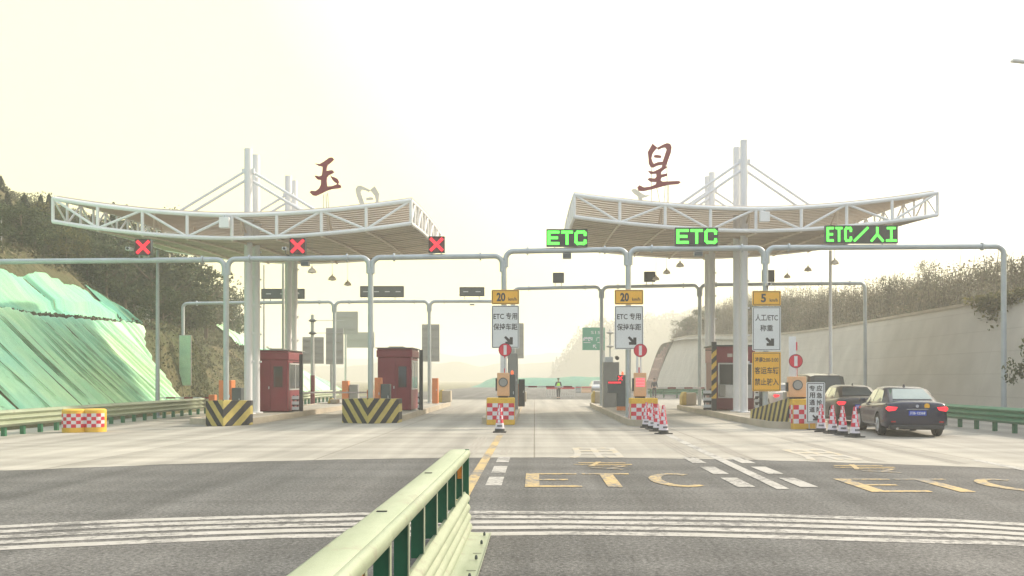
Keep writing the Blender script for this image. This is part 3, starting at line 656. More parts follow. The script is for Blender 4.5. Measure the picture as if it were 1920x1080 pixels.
def pl(rs):
    while True:
        Y = rs.uniform(30, 112); d = rs.uniform(.3, 30)
        if Y < 53 and d < 9.2: continue
        if 53 < Y < 61 and d < 9 and d > 6: continue
        if 92.5 < Y < 112.5 and d < 9.8: continue
        X = Xd(Y, d); cl = noise.noise(Vector((X * .35, Y * .35, 9)))
        if cl < -.05 and rs.uniform() < .8: continue
        return (X, Y, hl(X, Y) + rs.uniform(0, .3 + 1.6 * max(0, cl) * min(1, d / 8)))
tag(spray('hillside_scrub', 80000, pl, .11, M['scrub'], 21), 'brown green scrub covering the left hillside', 'scrub', kind='stuff')
def pb(rs):
    Y = rs.uniform(24, 56); d = rs.choice([rs.uniform(4.9, 6.1), rs.uniform(9.0, 13)]); X = Xd(Y, d)
    return (X, Y, hl(X, Y) + rs.uniform(0, .22) + (.3 * rs.uniform() if d > 9 else 0))
tag(spray('bench_weeds', 5000, pb, .10, M['dry'], 22), 'dry weeds along the earth bench between the two nets', 'weeds', kind='stuff')
_bc = [(rng.uniform(20, 150), rng.uniform(.2, 11) ** 1.0) for _ in range(900)]
_bh = [rng.uniform(.5, 1.9) for _ in _bc]
def pr(rs):
    k = rs.integers(0, 900); Y, d = _bc[k]; h = _bh[k] * (.5 if d < 1.5 else 1) * (.75 + Y / 130); Y2 = Y + rs.normal() * .55 * h; d2 = abs(d + rs.normal() * .4 * h)
    X = WX + .3 * wh(Y2) + .45 + d2; return (X, Y2, hr(X, Y2) + h * abs(rs.beta(1.6, 1.8)))
tag(spray('slope_scrub', 90000, pr, .065, M['dry'], 23, 1.3), 'dense dry brown scrub covering the slope above the retaining wall', 'scrub', kind='stuff')
tag(spray('slope_scrub_green', 26000, pr, .075, M['scrub'], 24), 'green brown bushes mixed into the slope above the retaining wall', 'scrub', kind='stuff')
# bare upright stems on the right slope
mb = MB()
for i in range(3200):
    k = rng.integers(0, 900); Y, d = _bc[k]; Y += rng.normal() * .5; d = abs(d + rng.normal() * .4); X = WX + .3 * wh(Y) + .45 + d; z = hr(X, Y); h = _bh[k] * rng.uniform(.9, 1.6) * (1 + Y / 200)
    lean = Vector((rng.normal() * .15, rng.normal() * .15, 1)) * h; w_ = .022
    a = Vector((X, Y, z)); mb.add([a - Vector((w_, 0, 0)), a + Vector((w_, 0, 0)), a + lean, a + Vector((0, w_, 0))], [(0, 1, 2), (1, 3, 2), (3, 0, 2)])
tag(mb.build('bare_stems', M['dry']), 'bare upright stems sticking out of the scrub on the right slope', 'stems', kind='stuff')
def pv(rs):
    t = rs.normal() * 1.3; Y = 40.5 + t; z = 5.15 - abs(rs.normal()) * .45 * (1 - min(1, abs(t) / 3.2)) + rs.uniform(0, .35); return (WX + .3 * min(z, 5.1) - rs.uniform(.02, .2), Y, z)
tag(spray('trailing_creeper', 1300, pv, .09, M['leafB'], 25), 'yellow green creeper trailing over the top of the retaining wall', 'creeper')
def pt(rs):
    X = rs.uniform(10, 330); Y = rs.uniform(475, 530); base = -.5 + f_right(X) * math.sin(PI * (Y - 450) / 120)
    k = int(X * .5); h = 1.5 + 3.6 * ((k * 7919) % 13) / 13; t = rs.uniform(); return (k / .5 + rs.normal() * .8 * (1 - t), Y, base + t * h)
tag(spray('far_woodland', 16000, pt, .6, M['conifer'], 26), 'hazy woodland crest on the hill beyond the toll plaza', 'woodland', kind='stuff')

# ================================================================== CANOPIES
def canopy(cx, hw, yf, yb, ztop_c, rise_l, rise_r, cable_dir, colset, label, dz=.45):
    t = thing('toll_canopy', label, 'canopy', (cx, yf, 0), 0, 'toll plaza canopies')
    D = .93
    def top(u, v): # u -1..1, v 0..1
        r = rise_r if u > 0 else rise_l
        return ztop_c + r * abs(u) ** 1.8 + dz * (1 - (1 - v) ** 2)
    def pt(u, v, low=0): return Vector((cx + hw * u, yf + (yb - yf) * v, top(u, v) - low * D))
    # decks: corrugated sheets between the frames (ribs run along the canopy)
    for nm, low, sgn, c in (('roof_deck', 0, 1, .02), ('soffit_deck', 1, -1, .0)):
        V = []; F = []; NU = 24; NV = 232
        for j in range(NV + 1):
            ph = (j % 8); cz = .10 if ph in (3, 4, 5) else 0
            for i in range(NU + 1):
                u = -1 + 2 * i / NU; p = pt(u, .012 + .976 * j / NV, low); V.append((p.x - cx, p.y - yf, p.z + cz + (.06 if not low else -.02)))
        for j in range(NV):
            for i in range(NU): F.append((j * (NU + 1) + i, j * (NU + 1) + i + 1, (j + 1) * (NU + 1) + i + 1, (j + 1) * (NU + 1) + i))
        o = mesh_obj(nm, V, F, M['deck'] if low else M['roofskin'], t)
        if low: so = o.modifiers.new('sheet', 'SOLIDIFY'); so.thickness = .02; so.offset = sgn
    M_b = M['batten']
    for low in (0, 1):
        mb = MB()
        for j in range(1, 17):
            v = j / 17; mb.tube([pt(-.99 + 1.98 * i / 12, v, low) + Vector((0, 0, -.05 if low else -.03)) for i in range(13)], .027, 5)
        mb.build('batten', M_b, t, world=True)
    def frame(nm, a, b_, np_, along='u', r=.085, fixed=0, alt=0):
        mb = MB(); 
        f = (lambda s, lo: pt(s, fixed, lo)) if along == 'u' else (lambda s, lo: pt(fixed, s, lo))
        S = [a + (b_ - a) * i / 32 for i in range(33)]
        mb.tube([f(s, 0) for s in S], r, 8); mb.tube([f(s, 1) for s in S], r, 8)
        for i in range(np_ + 1):
            s = a + (b_ - a) * i / np_; mb.tube([f(s, 0), f(s, 1)], r * .8, 8)
        for i in range(np_):
            s0 = a + (b_ - a) * i / np_; s1 = a + (b_ - a) * (i + 1) / np_; k = (i + alt) % 2
            mb.tube([f(s0, k), f(s1, 1 - k)], r * .62, 8)
        return mb.build(nm, M['white'], t, world=True, smooth=True)
    frame('truss', -1, 1, 8, 'u', .085, 0)
    frame('truss', -1, 1, 8, 'u', .085, 1)
    frame('end_truss', 0, 1, 10, 'v', .07, -1); frame('end_truss', 0, 1, 10, 'v', .07, 1, 1)
    for k, u in enumerate((-.75, -.5, -.25, 0, .25, .5, .75)):
        mb = MB(); 
        for i in (range(1, 11, 4) if k % 2 else []):
            mb.tube([pt(u, i / 10, 0.05), pt(u, i / 10, .95)], .04, 6)
            if i < 9: mb.tube([pt(u, i / 10, .05 if i % 2 else .95), pt(u, (i + 1) / 10, .95 if i % 2 else .05)], .035, 6)
        mb.tube([pt(u, i / 20, 1.10) for i in range(21)], .05, 6)
        mb.build('purlin_truss', M['deck'], t, world=True, smooth=True)
    for (xx, yy, zt) in colset:
        mb = MB(); mb.tube([(xx, yy, .2), (xx, yy, zt)], .17, 16); mb.lathe([(.30, .2), (.30, .24), (.18, .26)], (xx, yy, 0), 16)
        for z in range(2, 8): mb.box(xx + .165, xx + .24, yy - .03, yy + .03, z * 1.2, z * 1.2 + .08)
        mb.build('column', M['column'], t, world=True, smooth=True)
    for k in (0, 2):
        xx, yy, zt = colset[k]; 
        for sgn in (-1, 1):
            for (za, dx) in ((zt - .95, 3.15), (zt - 1.35, 2.6)):
                u = (xx + sgn * dx - cx) / hw; v = (yy - yf) / (yb - yf)
                mb = MB(); mb.tube([(xx + sgn * .14, yy + (.12 if sgn > 0 else 0), za), (xx + sgn * dx, yy, top(u, v) + .1)], .062, 8)
                mb.build('stay', M['column'], t, world=True, smooth=True)
            MB().box(xx + sgn * .1, xx + sgn * .26, yy - .06, yy + .06, zt - 1.05, zt - .85).build('stay_bracket', M['column'], t, world=True)
    return t, pt
cL, ptL = canopy(-12.25, 7.25, 37.8, 49.4, 8.32, .68, .60, 0, [(-12.2, 39.8, 11.5), (-12.2, 40.9, 11.5), (-12.2, 46.3, 11.75), (-12.2, 47.4, 11.75)], 'left curved white truss canopy with two pairs of columns and stays over the closed lanes')
cR, ptR = canopy(9.4, 7.7, 39.6, 51.8, 8.90, .60, .68, 0, [(9.32, 41.5, 12.3), (9.28, 42.8, 12.3), (9.3, 48.9, 12.5), (9.27, 49.9, 12.5)], 'right curved white truss canopy with two pairs of columns and stays over the open lanes')
# flood lamps in the middle of the front trusses
for cx, px, py, lab in ((0, 422, 418, 'small white box lamp in the middle of the left canopy truss'), (1, 1433, 407, 'small white box lamp in the middle of the right canopy truss')):
    Y = 37.6 if cx == 0 else 39.4; p = P(px, py, Y)
    t = thing('flood_lamp', lab, 'lamp', p, 0, 'box lamps on the canopy trusses')
    MB().box(-.2, .2, -.16, .06, -.21, .21).build('housing', M['white'], t, bevel=.015)
    MB().box(-.03, .03, -.05, .0, .21, .3).build('bracket', M['galv'], t)
# pendant lamps
def pendant(label, X, Y, Z):
    t = thing('pendant_lamp', label, 'lamp', (X, Y, Z), 0, 'bell lamps hanging under the canopies')
    MB().lathe([(.175, -.03), (.18, 0), (.165, .05), (.135, .10), (.09, .14), (.04, .165), (.035, .22), (.02, .24)], n=18).build('shade', M['deck'], t, smooth=True)
    zc = (ptL((X + 12.25) / 7.25, (Y - 37.8) / 11.6, 1) if X < 0 else ptR((X - 9.4) / 7.7, (Y - 39.6) / 12.2, 1)).z
    MB().tube([(0, 0, .24), (0, 0, zc - Z - .02)], .009, 6).build('rod', M['galv2'], t)
    MB().lathe([(.05, -.06), (.07, -.04), (.06, -.02)], n=12).build('bulb', M['alu'], t, smooth=True)
for (px, py, Y, lb) in ((585, 510, 38.6, 'nearest bell lamp left of the second gantry post'), (623, 524, 42, 'middle bell lamp of the three under the left canopy'), (652, 534, 46, 'rearmost bell lamp, closest to the second gantry post'),
    (1275, 499, 42.5, 'nearest bell lamp under the right canopy above the middle lane'), (1250, 512, 45.5, 'middle bell lamp of the lane left of the right columns'), (1230, 524, 49.5, 'rearmost bell lamp beside the small square back of a display'),
    (1565, 494, 41, 'bell lamp nearest the white light pole at right'), (1515, 507, 45, 'middle bell lamp of the rightmost lane'), (1476, 520, 49.5, 'rearmost bell lamp just right of the third speed sign')):
    p = P(px, py, Y); pendant(lb, p.x, p.y, p.z)
# roof characters
YU = [(683,228),(720,232),(750,215),(790,185),(815,183),(825,195),(800,220),(778,235),(770,260),(768,285),(790,280),(815,278),(826,290),(810,302),(785,312),(772,330),(770,355),(775,400),(810,398),(850,385),(875,388),(880,405),(860,412),(810,417),(770,430),(730,450),(690,468),(665,465),(645,445),(655,432),(690,435),(715,415),(728,390),(730,350),(700,345),(682,325),(690,318),(715,325),(735,318),(740,290),(742,250),(710,243)]
YU2 = [(795,312),(812,326),(835,333),(855,345),(862,365),(856,376),(840,372),(825,362),(812,345)]
YU3 = [(848,372), (858, 372), (858, 388), (846, 390)]
HU = [[(893,118),(905,130),(930,150),(915,165),(893,195),(885,230),(895,260),(907,276),(900,297),(880,292),(866,265),(863,215),(858,180),(875,150)],
      [(928,150),(965,130),(1000,115),(1025,120),(1037,145),(1030,190),(1015,230),(1003,265),(985,300),(962,308),(966,280),(972,245),(987,200),(1000,160),(990,145),(965,150),(940,162)],
      [(903,270),(935,258),(970,255),(966,275),(930,282),(898,298)], [(905,206),(930,203),(960,210),(957,224),(925,222),(905,218)],
      [(862,322),(900,328),(940,310),(985,280),(1002,296),(960,328),(930,342),(880,344)],
      [(922,330),(962,322),(957,350),(1003,342),(1002,358),(960,372),(955,395),(968,403),(1090,398),(1106,408),(1088,420),(1010,426),(960,440),(900,457),(830,472),(790,470),(780,445),(795,430),(830,447),(880,440),(915,425),(925,405),(880,402),(858,385),(868,376),(910,380),(924,365)]]
def char_sign(polys, cx, cy, k, X, Y, Z, mt, mirror, label, posts):
    t = thing('roof_character', label, 'sign', (X, Y, Z), 0, 'large characters on the canopy roofs'); s = -1 if mirror else 1
    mb = MB(); 
    for i, p in enumerate(polys): mb.prism([(s * (x - cx) * k, -(y - cy) * k) for x, y in p], -.06 + i * .003, .06 + i * .003)
    mb.build('character', mt, t)
    st = MB()
    for (x0, z0, x1, z1) in posts: st.tube([(x0, .08, z0), (x1, .08, z1)], .018, 6)
    st.build('posts', M['galv2'], t)
k = 38.2 / FPX / 4
char_sign([YU, YU2, YU3], 763, 326, k, *P(610.7, 331.5, 38.2), M['letter'], False, 'dark red brush character on posts over the left canopy', [(-.1, -.7, -.1, -1.42), (0, -.7, .02, -1.42), (.06, -.65, .12, -1.42)])
k = 40.1 / FPX / 4
char_sign(HU, 945, 295, k, *P(1236.2, 313.7, 40.1), M['letter'], False, 'dark red brush character with three crossbars over the right canopy', [(-.33, 0, -.33, -1.66), (.34, .2, .35, -1.7), (-.1, -.85, .06, -1.66), (.28, -.6, .2, -1.68), (.4, -.7, .4, -1.7)])
k = 48.6 / FPX / 4
p = P(690, 393, 48.6); char_sign(HU, 945, 295, k, *p, M['letterback'], True, 'pale back of a roof character, hollow box shape at the rear of the left canopy', [(-.3, -.9, -.3, -1.25), (.3, -.9, .3, -1.3)])
k = 50.9 / FPX / 4 * 1.0
p = P(1199, 390, 50.9); char_sign([YU, YU2, YU3], 763, 326, k, *p, M['letterback'], True, 'pale back of a roof character, branching strokes at the rear of the right canopy', [(.1, -.7, .1, -1.2)])

# ================================================================== GANTRIES
def gantry(label, Y, posts, spans, r=.105, name='pipe_gantry', braces=()):
    t = thing(name, label, 'gantry', (posts[0][0], Y, 0), 0, 'galvanised pipe gantries across the lanes')
    for (x, zt, zb) in posts:
        mb = MB(); mb.tube([(x, Y, zb), (x, Y, zt)], r * 1.02, 14); mb.lathe([(r * 1.9, zb), (r * 1.9, zb + .03), (r * 1.1, zb + .05)], (x, Y, 0), 12)
        mb.build('post', M['galv'], t, world=True, smooth=True)
    for (xa, xb, za, zb_) in spans:
        rr = .30; pts = [(xa, Y, za - .62), (xa, Y, za - rr)]
        pts += [(xa + rr * (1 - math.cos(a)), Y, za - rr + rr * math.sin(a)) for a in [PI / 2 * k / 6 for k in range(1, 7)]]
        n_ = 6
        pts += [(xa + rr + (xb - xa - 2 * rr) * k / n_, Y, za + (zb_ - za) * k / n_) for k in range(1, n_ + 1)]
        pts += [(xb - rr + rr * math.sin(a), Y, zb_ - rr + rr * math.cos(a)) for a in [PI / 2 * k / 6 for k in range(1, 7)]] + [(xb, Y, zb_ - .62)]
        mb = MB(); mb.tube(pts, r, 14)
        for f_ in (.85, None):
            xx = xa + .85 if f_ else xb - .85; zz = za + (zb_ - za) * (xx - xa) / (xb - xa)
            mb.tube([(xx - .03, Y, zz), (xx + .03, Y, zz)], r * 1.55, 14)
        mb.build('beam', M['galv'], t, world=True, smooth=True)
    return t
YF = 36.5
def gx(px, Y=YF): return (px - VX) * Y / FPX
def gz(py, Y=YF): return EYE + (VY - py) * Y / FPX
PA, PB, PC, PD, PE, PF = gx(424), gx(695), gx(945), gx(1178), gx(1435), gx(1882)
gantry('nearer galvanised gantry carrying the lit lane signs, its right half stepped higher', YF,
       [(-22.3, 5.9, 0), (PA, 5.95, .2), (PB, 6.0, .2), (PC, 6.3, .2), (PD, 6.35, .2), (PE, 6.4, .2), (PF, 6.5, 0)],
       [(-22.3, PA - .07, gz(491), gz(487)), (PA + .07, PB - .07, gz(486), gz(483)), (PB + .07, PC - .07, gz(483), gz(480)), (PC + .07, PD - .07, gz(471), gz(468)), (PD + .07, PE - .07, gz(467), gz(465)), (PE + .07, PF, gz(464.5), gz(462))])
YL = 57.0; s_l = gx(343, YL)
gantry('farther left gantry of thin pipe with blank dark displays on top', YL, [(s_l, 5.9, 0), (gx(627, YL), 5.9, .2), (gx(805, YL), 5.9, .2)],
       [(s_l, gx(627, YL) - .06, gz(569, YL), gz(566, YL)), (gx(627, YL) + .06, gx(805, YL) - .06, gz(566, YL), gz(565, YL)), (gx(805, YL) + .06, gx(961, YL), gz(565, YL), gz(565, YL))], .10)
YR = 52.0
gantry('farther right gantry of thin pipe behind the ETC lanes', YR, [(gx(963, YR), 6.3, .2), (gx(1128, YR), 6.3, .2), (gx(1312, YR), 6.4, .2), (gx(1622, YR), 6.4, 0)],
       [(gx(963, YR), gx(1128, YR) - .06, gz(541, YR), gz(538, YR)), (gx(1128, YR) + .06, gx(1312, YR) - .06, gz(538, YR), gz(535, YR)), (gx(1312, YR) + .06, gx(1622, YR), gz(534, YR), gz(531, YR))], .10)
# LED signs on the near gantry
def stroke(mb, a, b_, th, y0=-.02, y1=0):
    a = Vector((a[0], a[1])); b_ = Vector((b_[0], b_[1])); d = (b_ - a).normalized() * th / 2; n_ = Vector((-d.y, d.x))
    mb.prism([tuple(a - d - n_), tuple(b_ + d - n_), tuple(b_ + d + n_), tuple(a - d + n_)], y0, y1)
GL = {'E': [((1, 0), (0, 0)), ((0, 0), (0, 1)), ((0, 1), (1, 1)), ((0, .5), (.85, .5))], 'T': [((0, 1), (1, 1)), ((.5, 1), (.5, 0))], 'C': [((1, .78), (1, .9)), ((.85, 1), (.18, 1)), ((0, .85), (0, .15)), ((.18, 0), (.85, 0)), ((1, .1), (1, .22)), ((0, .85), (.18, 1)), ((0, .15), (.18, 0)), ((.85, 1), (1, .9)), ((.85, 0), (1, .1))],
      '/': [((0, 0), (1, 1))], 'R': [((.5, 1), (.5, .5)), ((.5, .5), (.05, 0)), ((.5, .5), (.95, 0))], 'G': [((.1, 1), (.9, 1)), ((.5, 1), (.5, 0)), ((0, 0), (1, 0))]}
def led_box(name, label, group, x0, x1, z0, z1, Y, dep=.18):
    t = thing(name, label, 'lane sign', ((x0 + x1) / 2, Y, (z0 + z1) / 2), 0, group); hw = (x1 - x0) / 2; hh = (z1 - z0) / 2
    mb = MB(); mb.box(-hw, hw, -dep / 2, dep / 2, -hh, hh); mb.build('housing', M['black'], t)
    fr = MB()
    for (a, b_, c, d) in ((-hw - .012, hw + .012, hh, hh + .015), (-hw - .012, hw + .012, -hh - .015, -hh), (-hw - .012, -hw, -hh, hh), (hw, hw + .012, -hh, hh)): fr.box(a, b_, -dep / 2 - .02, dep / 2, c, d)
    fr.build('rim', M['dgrey'], t)
    br = MB(); 
    for x in (-hw * .6, hw * .6): br.box(x - .02, x + .02, -.03, .03, -hh - .2, -hh - .015)
    br.build('bracket', M['galv'], t)
    return t, hw, hh, dep
for (a, b_, c, d, txt, cells, lb) in ((1025, 1101, 431, 462, 'ETC', 3, 'green lit ETC sign above the middle lane, leftmost of the green ones'), (1266, 1345, 428, 460, 'ETC', 3, 'green lit ETC sign over the lane between the two 20 and 5 signs'), (1547, 1681, 424, 456, 'ETC/RG', 6, 'wide green lit sign with ETC, a slash and two characters')):
    t, hw, hh, dep = led_box('lane_sign', lb, 'lit lane signs on the gantry', gx(a), gx(b_), gz(d), gz(c), YF)
    mb = MB(); th = .105 if cells == 3 else .085; H = hh * 2 - th - .10; 
    wds = [1, 1, 1] if cells == 3 else [.75, .75, .8, 1.4, 1.35, 1.05]; tot = sum(wds); x = -hw
    for ch, wd in zip(txt, wds):
        cw = wd * 2 * hw / tot; g = cw - th - .07
        for (p0, p1) in GL[ch]: stroke(mb, (x + (cw - g) / 2 + p0[0] * g, -H / 2 + p0[1] * H), (x + (cw - g) / 2 + p1[0] * g, -H / 2 + p1[1] * H), th, -dep / 2 - .012, -dep / 2 - .002)
        x += cw
    mb.build('lettering', M['ledgreen'], t)
for (cx, cy, lb) in ((270, 464, 'red X sign at the far left beside the camera pole'), (559, 462, 'red X sign between the first two gantry posts left of centre'), (819, 459, 'red X sign at the right end of the left canopy')):
    t, hw, hh, dep = led_box('closed_lane_sign', lb, 'red X lane signs on the gantry', gx(cx - 14.5), gx(cx + 14.5), gz(cy + 14.5), gz(cy - 14.5), YF)
    MB().box(-hw + .03, hw - .03, -dep / 2 - .004, -dep / 2, -hh + .03, hh - .03).build('screen', M['ledreddim'], t)
    mb = MB(); q_ = hw * .66; stroke(mb, (-q_, -q_), (q_, q_), .12, -dep / 2 - .014, -dep / 2 - .006); stroke(mb, (-q_, q_), (q_, -q_), .12, -dep / 2 - .0155, -dep / 2 - .0045)
    mb.build('cross', M['ledred'], t)
# cameras and small boxes under/on the gantries
def small_box(name, label, px0, px1, py0, py1, Y, mt, group=None, cat='box', dep=.25):
    p0 = P(px0, py1, Y); p1 = P(px1, py0, Y); t = thing(name, label, cat, ((p0.x + p1.x) / 2, Y, p0.z), 0, group); hw = (p1.x - p0.x) / 2; h = p1.z - p0.z
    MB().box(-hw, hw, -dep / 2, dep / 2, 0, h).build('housing', mt, t, bevel=.01)
    MB().box(-hw + .02, hw - .02, -dep / 2 - .006, -dep / 2, .02, h - .02).build('face', M['dgrey'], t)
    return t, hw, h
for args in (('antenna_box', 'small grey antenna box hanging under the leftmost green ETC sign', 1055, 1071, 475, 485, YF), ('antenna_box', 'small grey antenna box hanging under the second green ETC sign', 1301, 1317, 472, 481, YF),
             ('antenna_box', 'small grey box hanging under the beam right of the middle red X', 565, 580, 490, 499, YF)):
    t, hw, h = small_box(*args, M['mgrey'], 'boxes hanging under the near gantry'); MB().tube([(0, 0, h), (0, 0, h + .12)], .03, 8).build('hanger', M['galv'], t)
def camera_unit(label, px, py, Y, zpole, flip=1):
    p = P(px, py, Y); t = thing('surveillance_camera', label, 'camera', p, 0, 'cameras on the gantries and poles')
    MB().box(-.09, .09, -.18, .16, -.06, .06).build('body', M['alu'], t, bevel=.01)
    MB().tube([(0, -.22, 0), (0, -.18, 0)], .05, 10).build('lens', M['black'], t)
    MB().tube([(0, 0, -.06), (.02 * flip, 0, -.2), (.25 * flip, .03, zpole)], .018, 8).build('bracket', M['dgrey'], t)
camera_unit('small camera on a curved arm left of the first red X sign', 243, 467, YF, -.34)
camera_unit('small camera beside the middle red X sign', 535, 467, YF, -.3)
camera_unit('small camera on the pole behind the third speed sign', 1440, 533, 36.3, 0, -.2)
for (a, b_, c, d, Y, lb, marks) in ((491, 571, 542, 560, YL, 'long dark blank display partly behind the left rear columns', 3), (676, 757, 537, 557, YL, 'long dark blank display behind the second gantry post', 4), (862, 908, 539, 555, YL, 'shorter dark blank display left of the first speed sign', 2),
    (1037, 1057, 512, 530, YR, 'small square dark display back above the middle lane', 0), (1208, 1228, 510, 528, YR, 'small square dark display back beside a bell lamp', 0), (1429, 1451, 507, 528, YR, 'small square dark display back behind the third sign post', 0)):
    t, hw, hh, dep = led_box('blank_display', lb, 'unlit displays on the rear gantries', gx(a, Y), gx(b_, Y), gz(d, Y), gz(c, Y), Y)
    MB().box(-hw + .04, hw - .04, -dep / 2 - .008, -dep / 2, -hh + .04, hh - .04).build('screen', M['dgrey'], t)
    if marks:
        mb = MB()
        for i in range(marks): x = -hw + (i + .5) * 2 * hw / marks; mb.box(x - .15, x + .15, -dep / 2 - .014, -dep / 2 - .008, -.03, .02)
        mb.build('grey_dashes', M['alu'], t)  # small grey dashes of faint lettering on the display face
t, hw, h = small_box('antenna_box', 'small pale box hanging under the left rear gantry near the first speed sign', 881, 890, 570, 572.5, YL, M['alu'])

# ================================================================== ISLANDS
def island(label, x0, x1, ya, yb, nose=1.0):
    mb = MB(); xm = (x0 + x1) / 2; hw = (x1 - x0) / 2; poly = []
    for i in range(9): a = PI + PI * i / 8; poly.append((xm + hw * math.cos(a), ya + nose + nose * math.sin(a)))
    for i in range(9): a = PI * i / 8; poly.append((xm + hw * math.cos(a), yb - nose + nose * math.sin(a)))
    t = thing('toll_island', label, 'traffic island', (xm, ya, 0), 0, 'concrete toll islands')
    mb.prism(poly, -.05, .2, axis='Z'); mb.build('slab', M['concrete'], t, world=True)
    kb = MB(); n_ = len(poly)
    for i in range(n_):
        a = Vector((*poly[i], 0)); b_ = Vector((*poly[(i + 1) % n_], 0)); ce = Vector((xm, min(max(a.y, ya + nose), yb - nose), 0)); ce2 = Vector((xm, min(max(b_.y, ya + nose), yb - nose), 0))
        ai = a + (ce - a).normalized() * .16; bi = b_ + (ce2 - b_).normalized() * .16; ao = a - (ce - a).normalized() * .003; bo = b_ - (ce2 - b_).normalized() * .003
        kb.add([(ao.x, ao.y, -.04), (bo.x, bo.y, -.04), (bo.x, bo.y, .235), (ao.x, ao.y, .235), (ai.x, ai.y, .235), (bi.x, bi.y, .235), (ai.x, ai.y, .19), (bi.x, bi.y, .19)], [(0, 1, 2, 3), (3, 2, 5, 4), (4, 5, 7, 6)])
    kb.build('kerb', M['kerb'], t, world=True)
    return t
island('toll island under the leftmost red booth', -12.95, -10.4, 34.2, 56)
island('toll island under the second red booth', -7.45, -5.25, 36.2, 59.5)
island('narrow toll island behind the first speed sign', -2.0, -.72, 34.6, 60)
island('toll island with the grey cabinet right of the middle lane', 3.35, 4.75, 33, 57.5)
island('toll island under the right booth with the striped pole', 7.95, 10.15, 31.4, 53)
ZI = .235
# nose blocks
def chev_block(label, x0, x1, yf, dep, h, skew):
    xm = (x0 + x1) / 2; hw = (x1 - x0) / 2; t = thing('crash_block', label, 'crash block', (xm, yf, 0), 0, 'yellow and black striped crash blocks')
    poly = [(-hw, skew[0]), (0, 0), (hw, skew[1]), (hw, dep), (-hw, dep)]
    mb = MB(); mb.prism(poly, 0, h, axis='Z')
    # sloping top: slight peak in the middle
    mb.v = [(x, y, z + (.05 if (z > .1 and abs(x) < .01) else 0)) for x, y, z in mb.v]
    mb.build('block', M['chevV'], t, bevel=.02)
    return t
chev_block('striped V crash block at the nose of the leftmost island', -11.75, -9.95+-.45, 33.2, 1.3, .9, (.15, 1.0)) 
chev_block('striped V crash block at the nose of the second island, a cone in front', -7.38, -5.2, 35.2, 1.5, .92, (.6, .6))
t = thing('crash_block', 'sloping block with slanted stripes beside the right checkered barrier', 'crash block', (8.55, 31.6, 0), 0, 'yellow and black striped crash blocks')
mb = MB(); vs = [(-.55, 3.0, 0), (.5, 3.0, 0), (.5, 0, 0), (.05, 0, 0), (-.55, 3.0, .55), (.5, 3.0, .55), (.5, 0, 1.06), (.05, 0, 1.06)]
mb.add(vs, [(0, 1, 2, 3), (4, 7, 6, 5), (0, 3, 7, 4), (3, 2, 6, 7), (2, 1, 5, 6), (1, 0, 4, 5)]).build('block', M['chevY'], t, bevel=.02)
def checker(mb, x0, x1, z0, z1, y, nx, nz, side=None, off=0):
    for i in range(nx):
        for j in range(nz):
            a = x0 + (x1 - x0) * i / nx; b_ = x0 + (x1 - x0) * (i + 1) / nx; c = z0 + (z1 - z0) * j / nz; d = z0 + (z1 - z0) * (j + 1) / nz
            if side is None: mb.add([(a, y, c), (b_, y, c), (b_, y, d), (a, y, d)], [(0, 1, 2, 3)], (i + j + off) % 2)
            else: mb.add([(side, a, c), (side, b_, c), (side, b_, d), (side, a, d)], [(0, 1, 2, 3)], (i + j + off) % 2)
def checker_barrier(label, xm, yf, w_, dep, h, nx=5, group='red and white checkered barriers'):
    t = thing('checkered_barrier', label, 'barrier', (xm, yf, 0), 0, group); hw = w_ / 2
    mb = MB(); mb.box(-hw, hw, 0, dep, 0, h); mb.build('body', M['yellow'], t, bevel=.03)
    cp = MB(); checker(cp, -hw + .02, hw - .02, .2, h - .2, -.004, nx, 4)
    for s in (-1, 1): checker(cp, .02, dep - .02, .2, h - .2, 0, 3, 4, side=s * (hw + .004), off=1)
    cp.build('checker_panel', [M['reflwhite'], M['red']], t)
    return t
checker_barrier('checkered barrier under the first speed sign behind a single cone', gx(938.5, 34.2), 34.2, 1.03, .7, 1.0)
checker_barrier('checkered barrier under the second speed sign behind the four cones', gx(1208, 34.0), 34.0, 1.0, .7, .99)
checker_barrier('checkered barrier at the nose of the right island behind the small white notice', gx(1508, 31.2), 31.2, .76, .7, 1.02, 4)
for i, (px, lb) in enumerate(((139.5, 'round yellow checkered drum on the left guardrail, the left one of the pair'), (177, 'round yellow checkered drum on the left guardrail, the right one of the pair'))):
    Y = 29.6 + i * .25; X = gx(px, Y); t = thing('crash_drum', lb, 'barrier', (X, Y, 0), 0, 'pair of crash drums by the left guardrail'); r_ = .36
    mb = MB(); mb.lathe([(r_, 0), (r_, .70), (r_ - .05, .74)], n=28); mb.build('drum', M['yellow'], t, smooth=True)
    cp = MB(); rr = r_ + .006; n1 = 16
    for a_ in range(n1):
        for j in range(4):
            a0 = PI + PI * a_ / n1 - .2; a1 = PI + PI * (a_ + 1) / n1 - .2; z0 = .16 + .11 * j; z1 = z0 + .11
            cp.add([(rr * math.cos(a0), rr * math.sin(a0), z0), (rr * math.cos(a1), rr * math.sin(a1), z0), (rr * math.cos(a1), rr * math.sin(a1), z1), (rr * math.cos(a0), rr * math.sin(a0), z1)], [(0, 1, 2, 3)], (a_ // 2 + j) % 2)
    cp.build('checker_panel', [M['reflwhite'], M['red']], t)
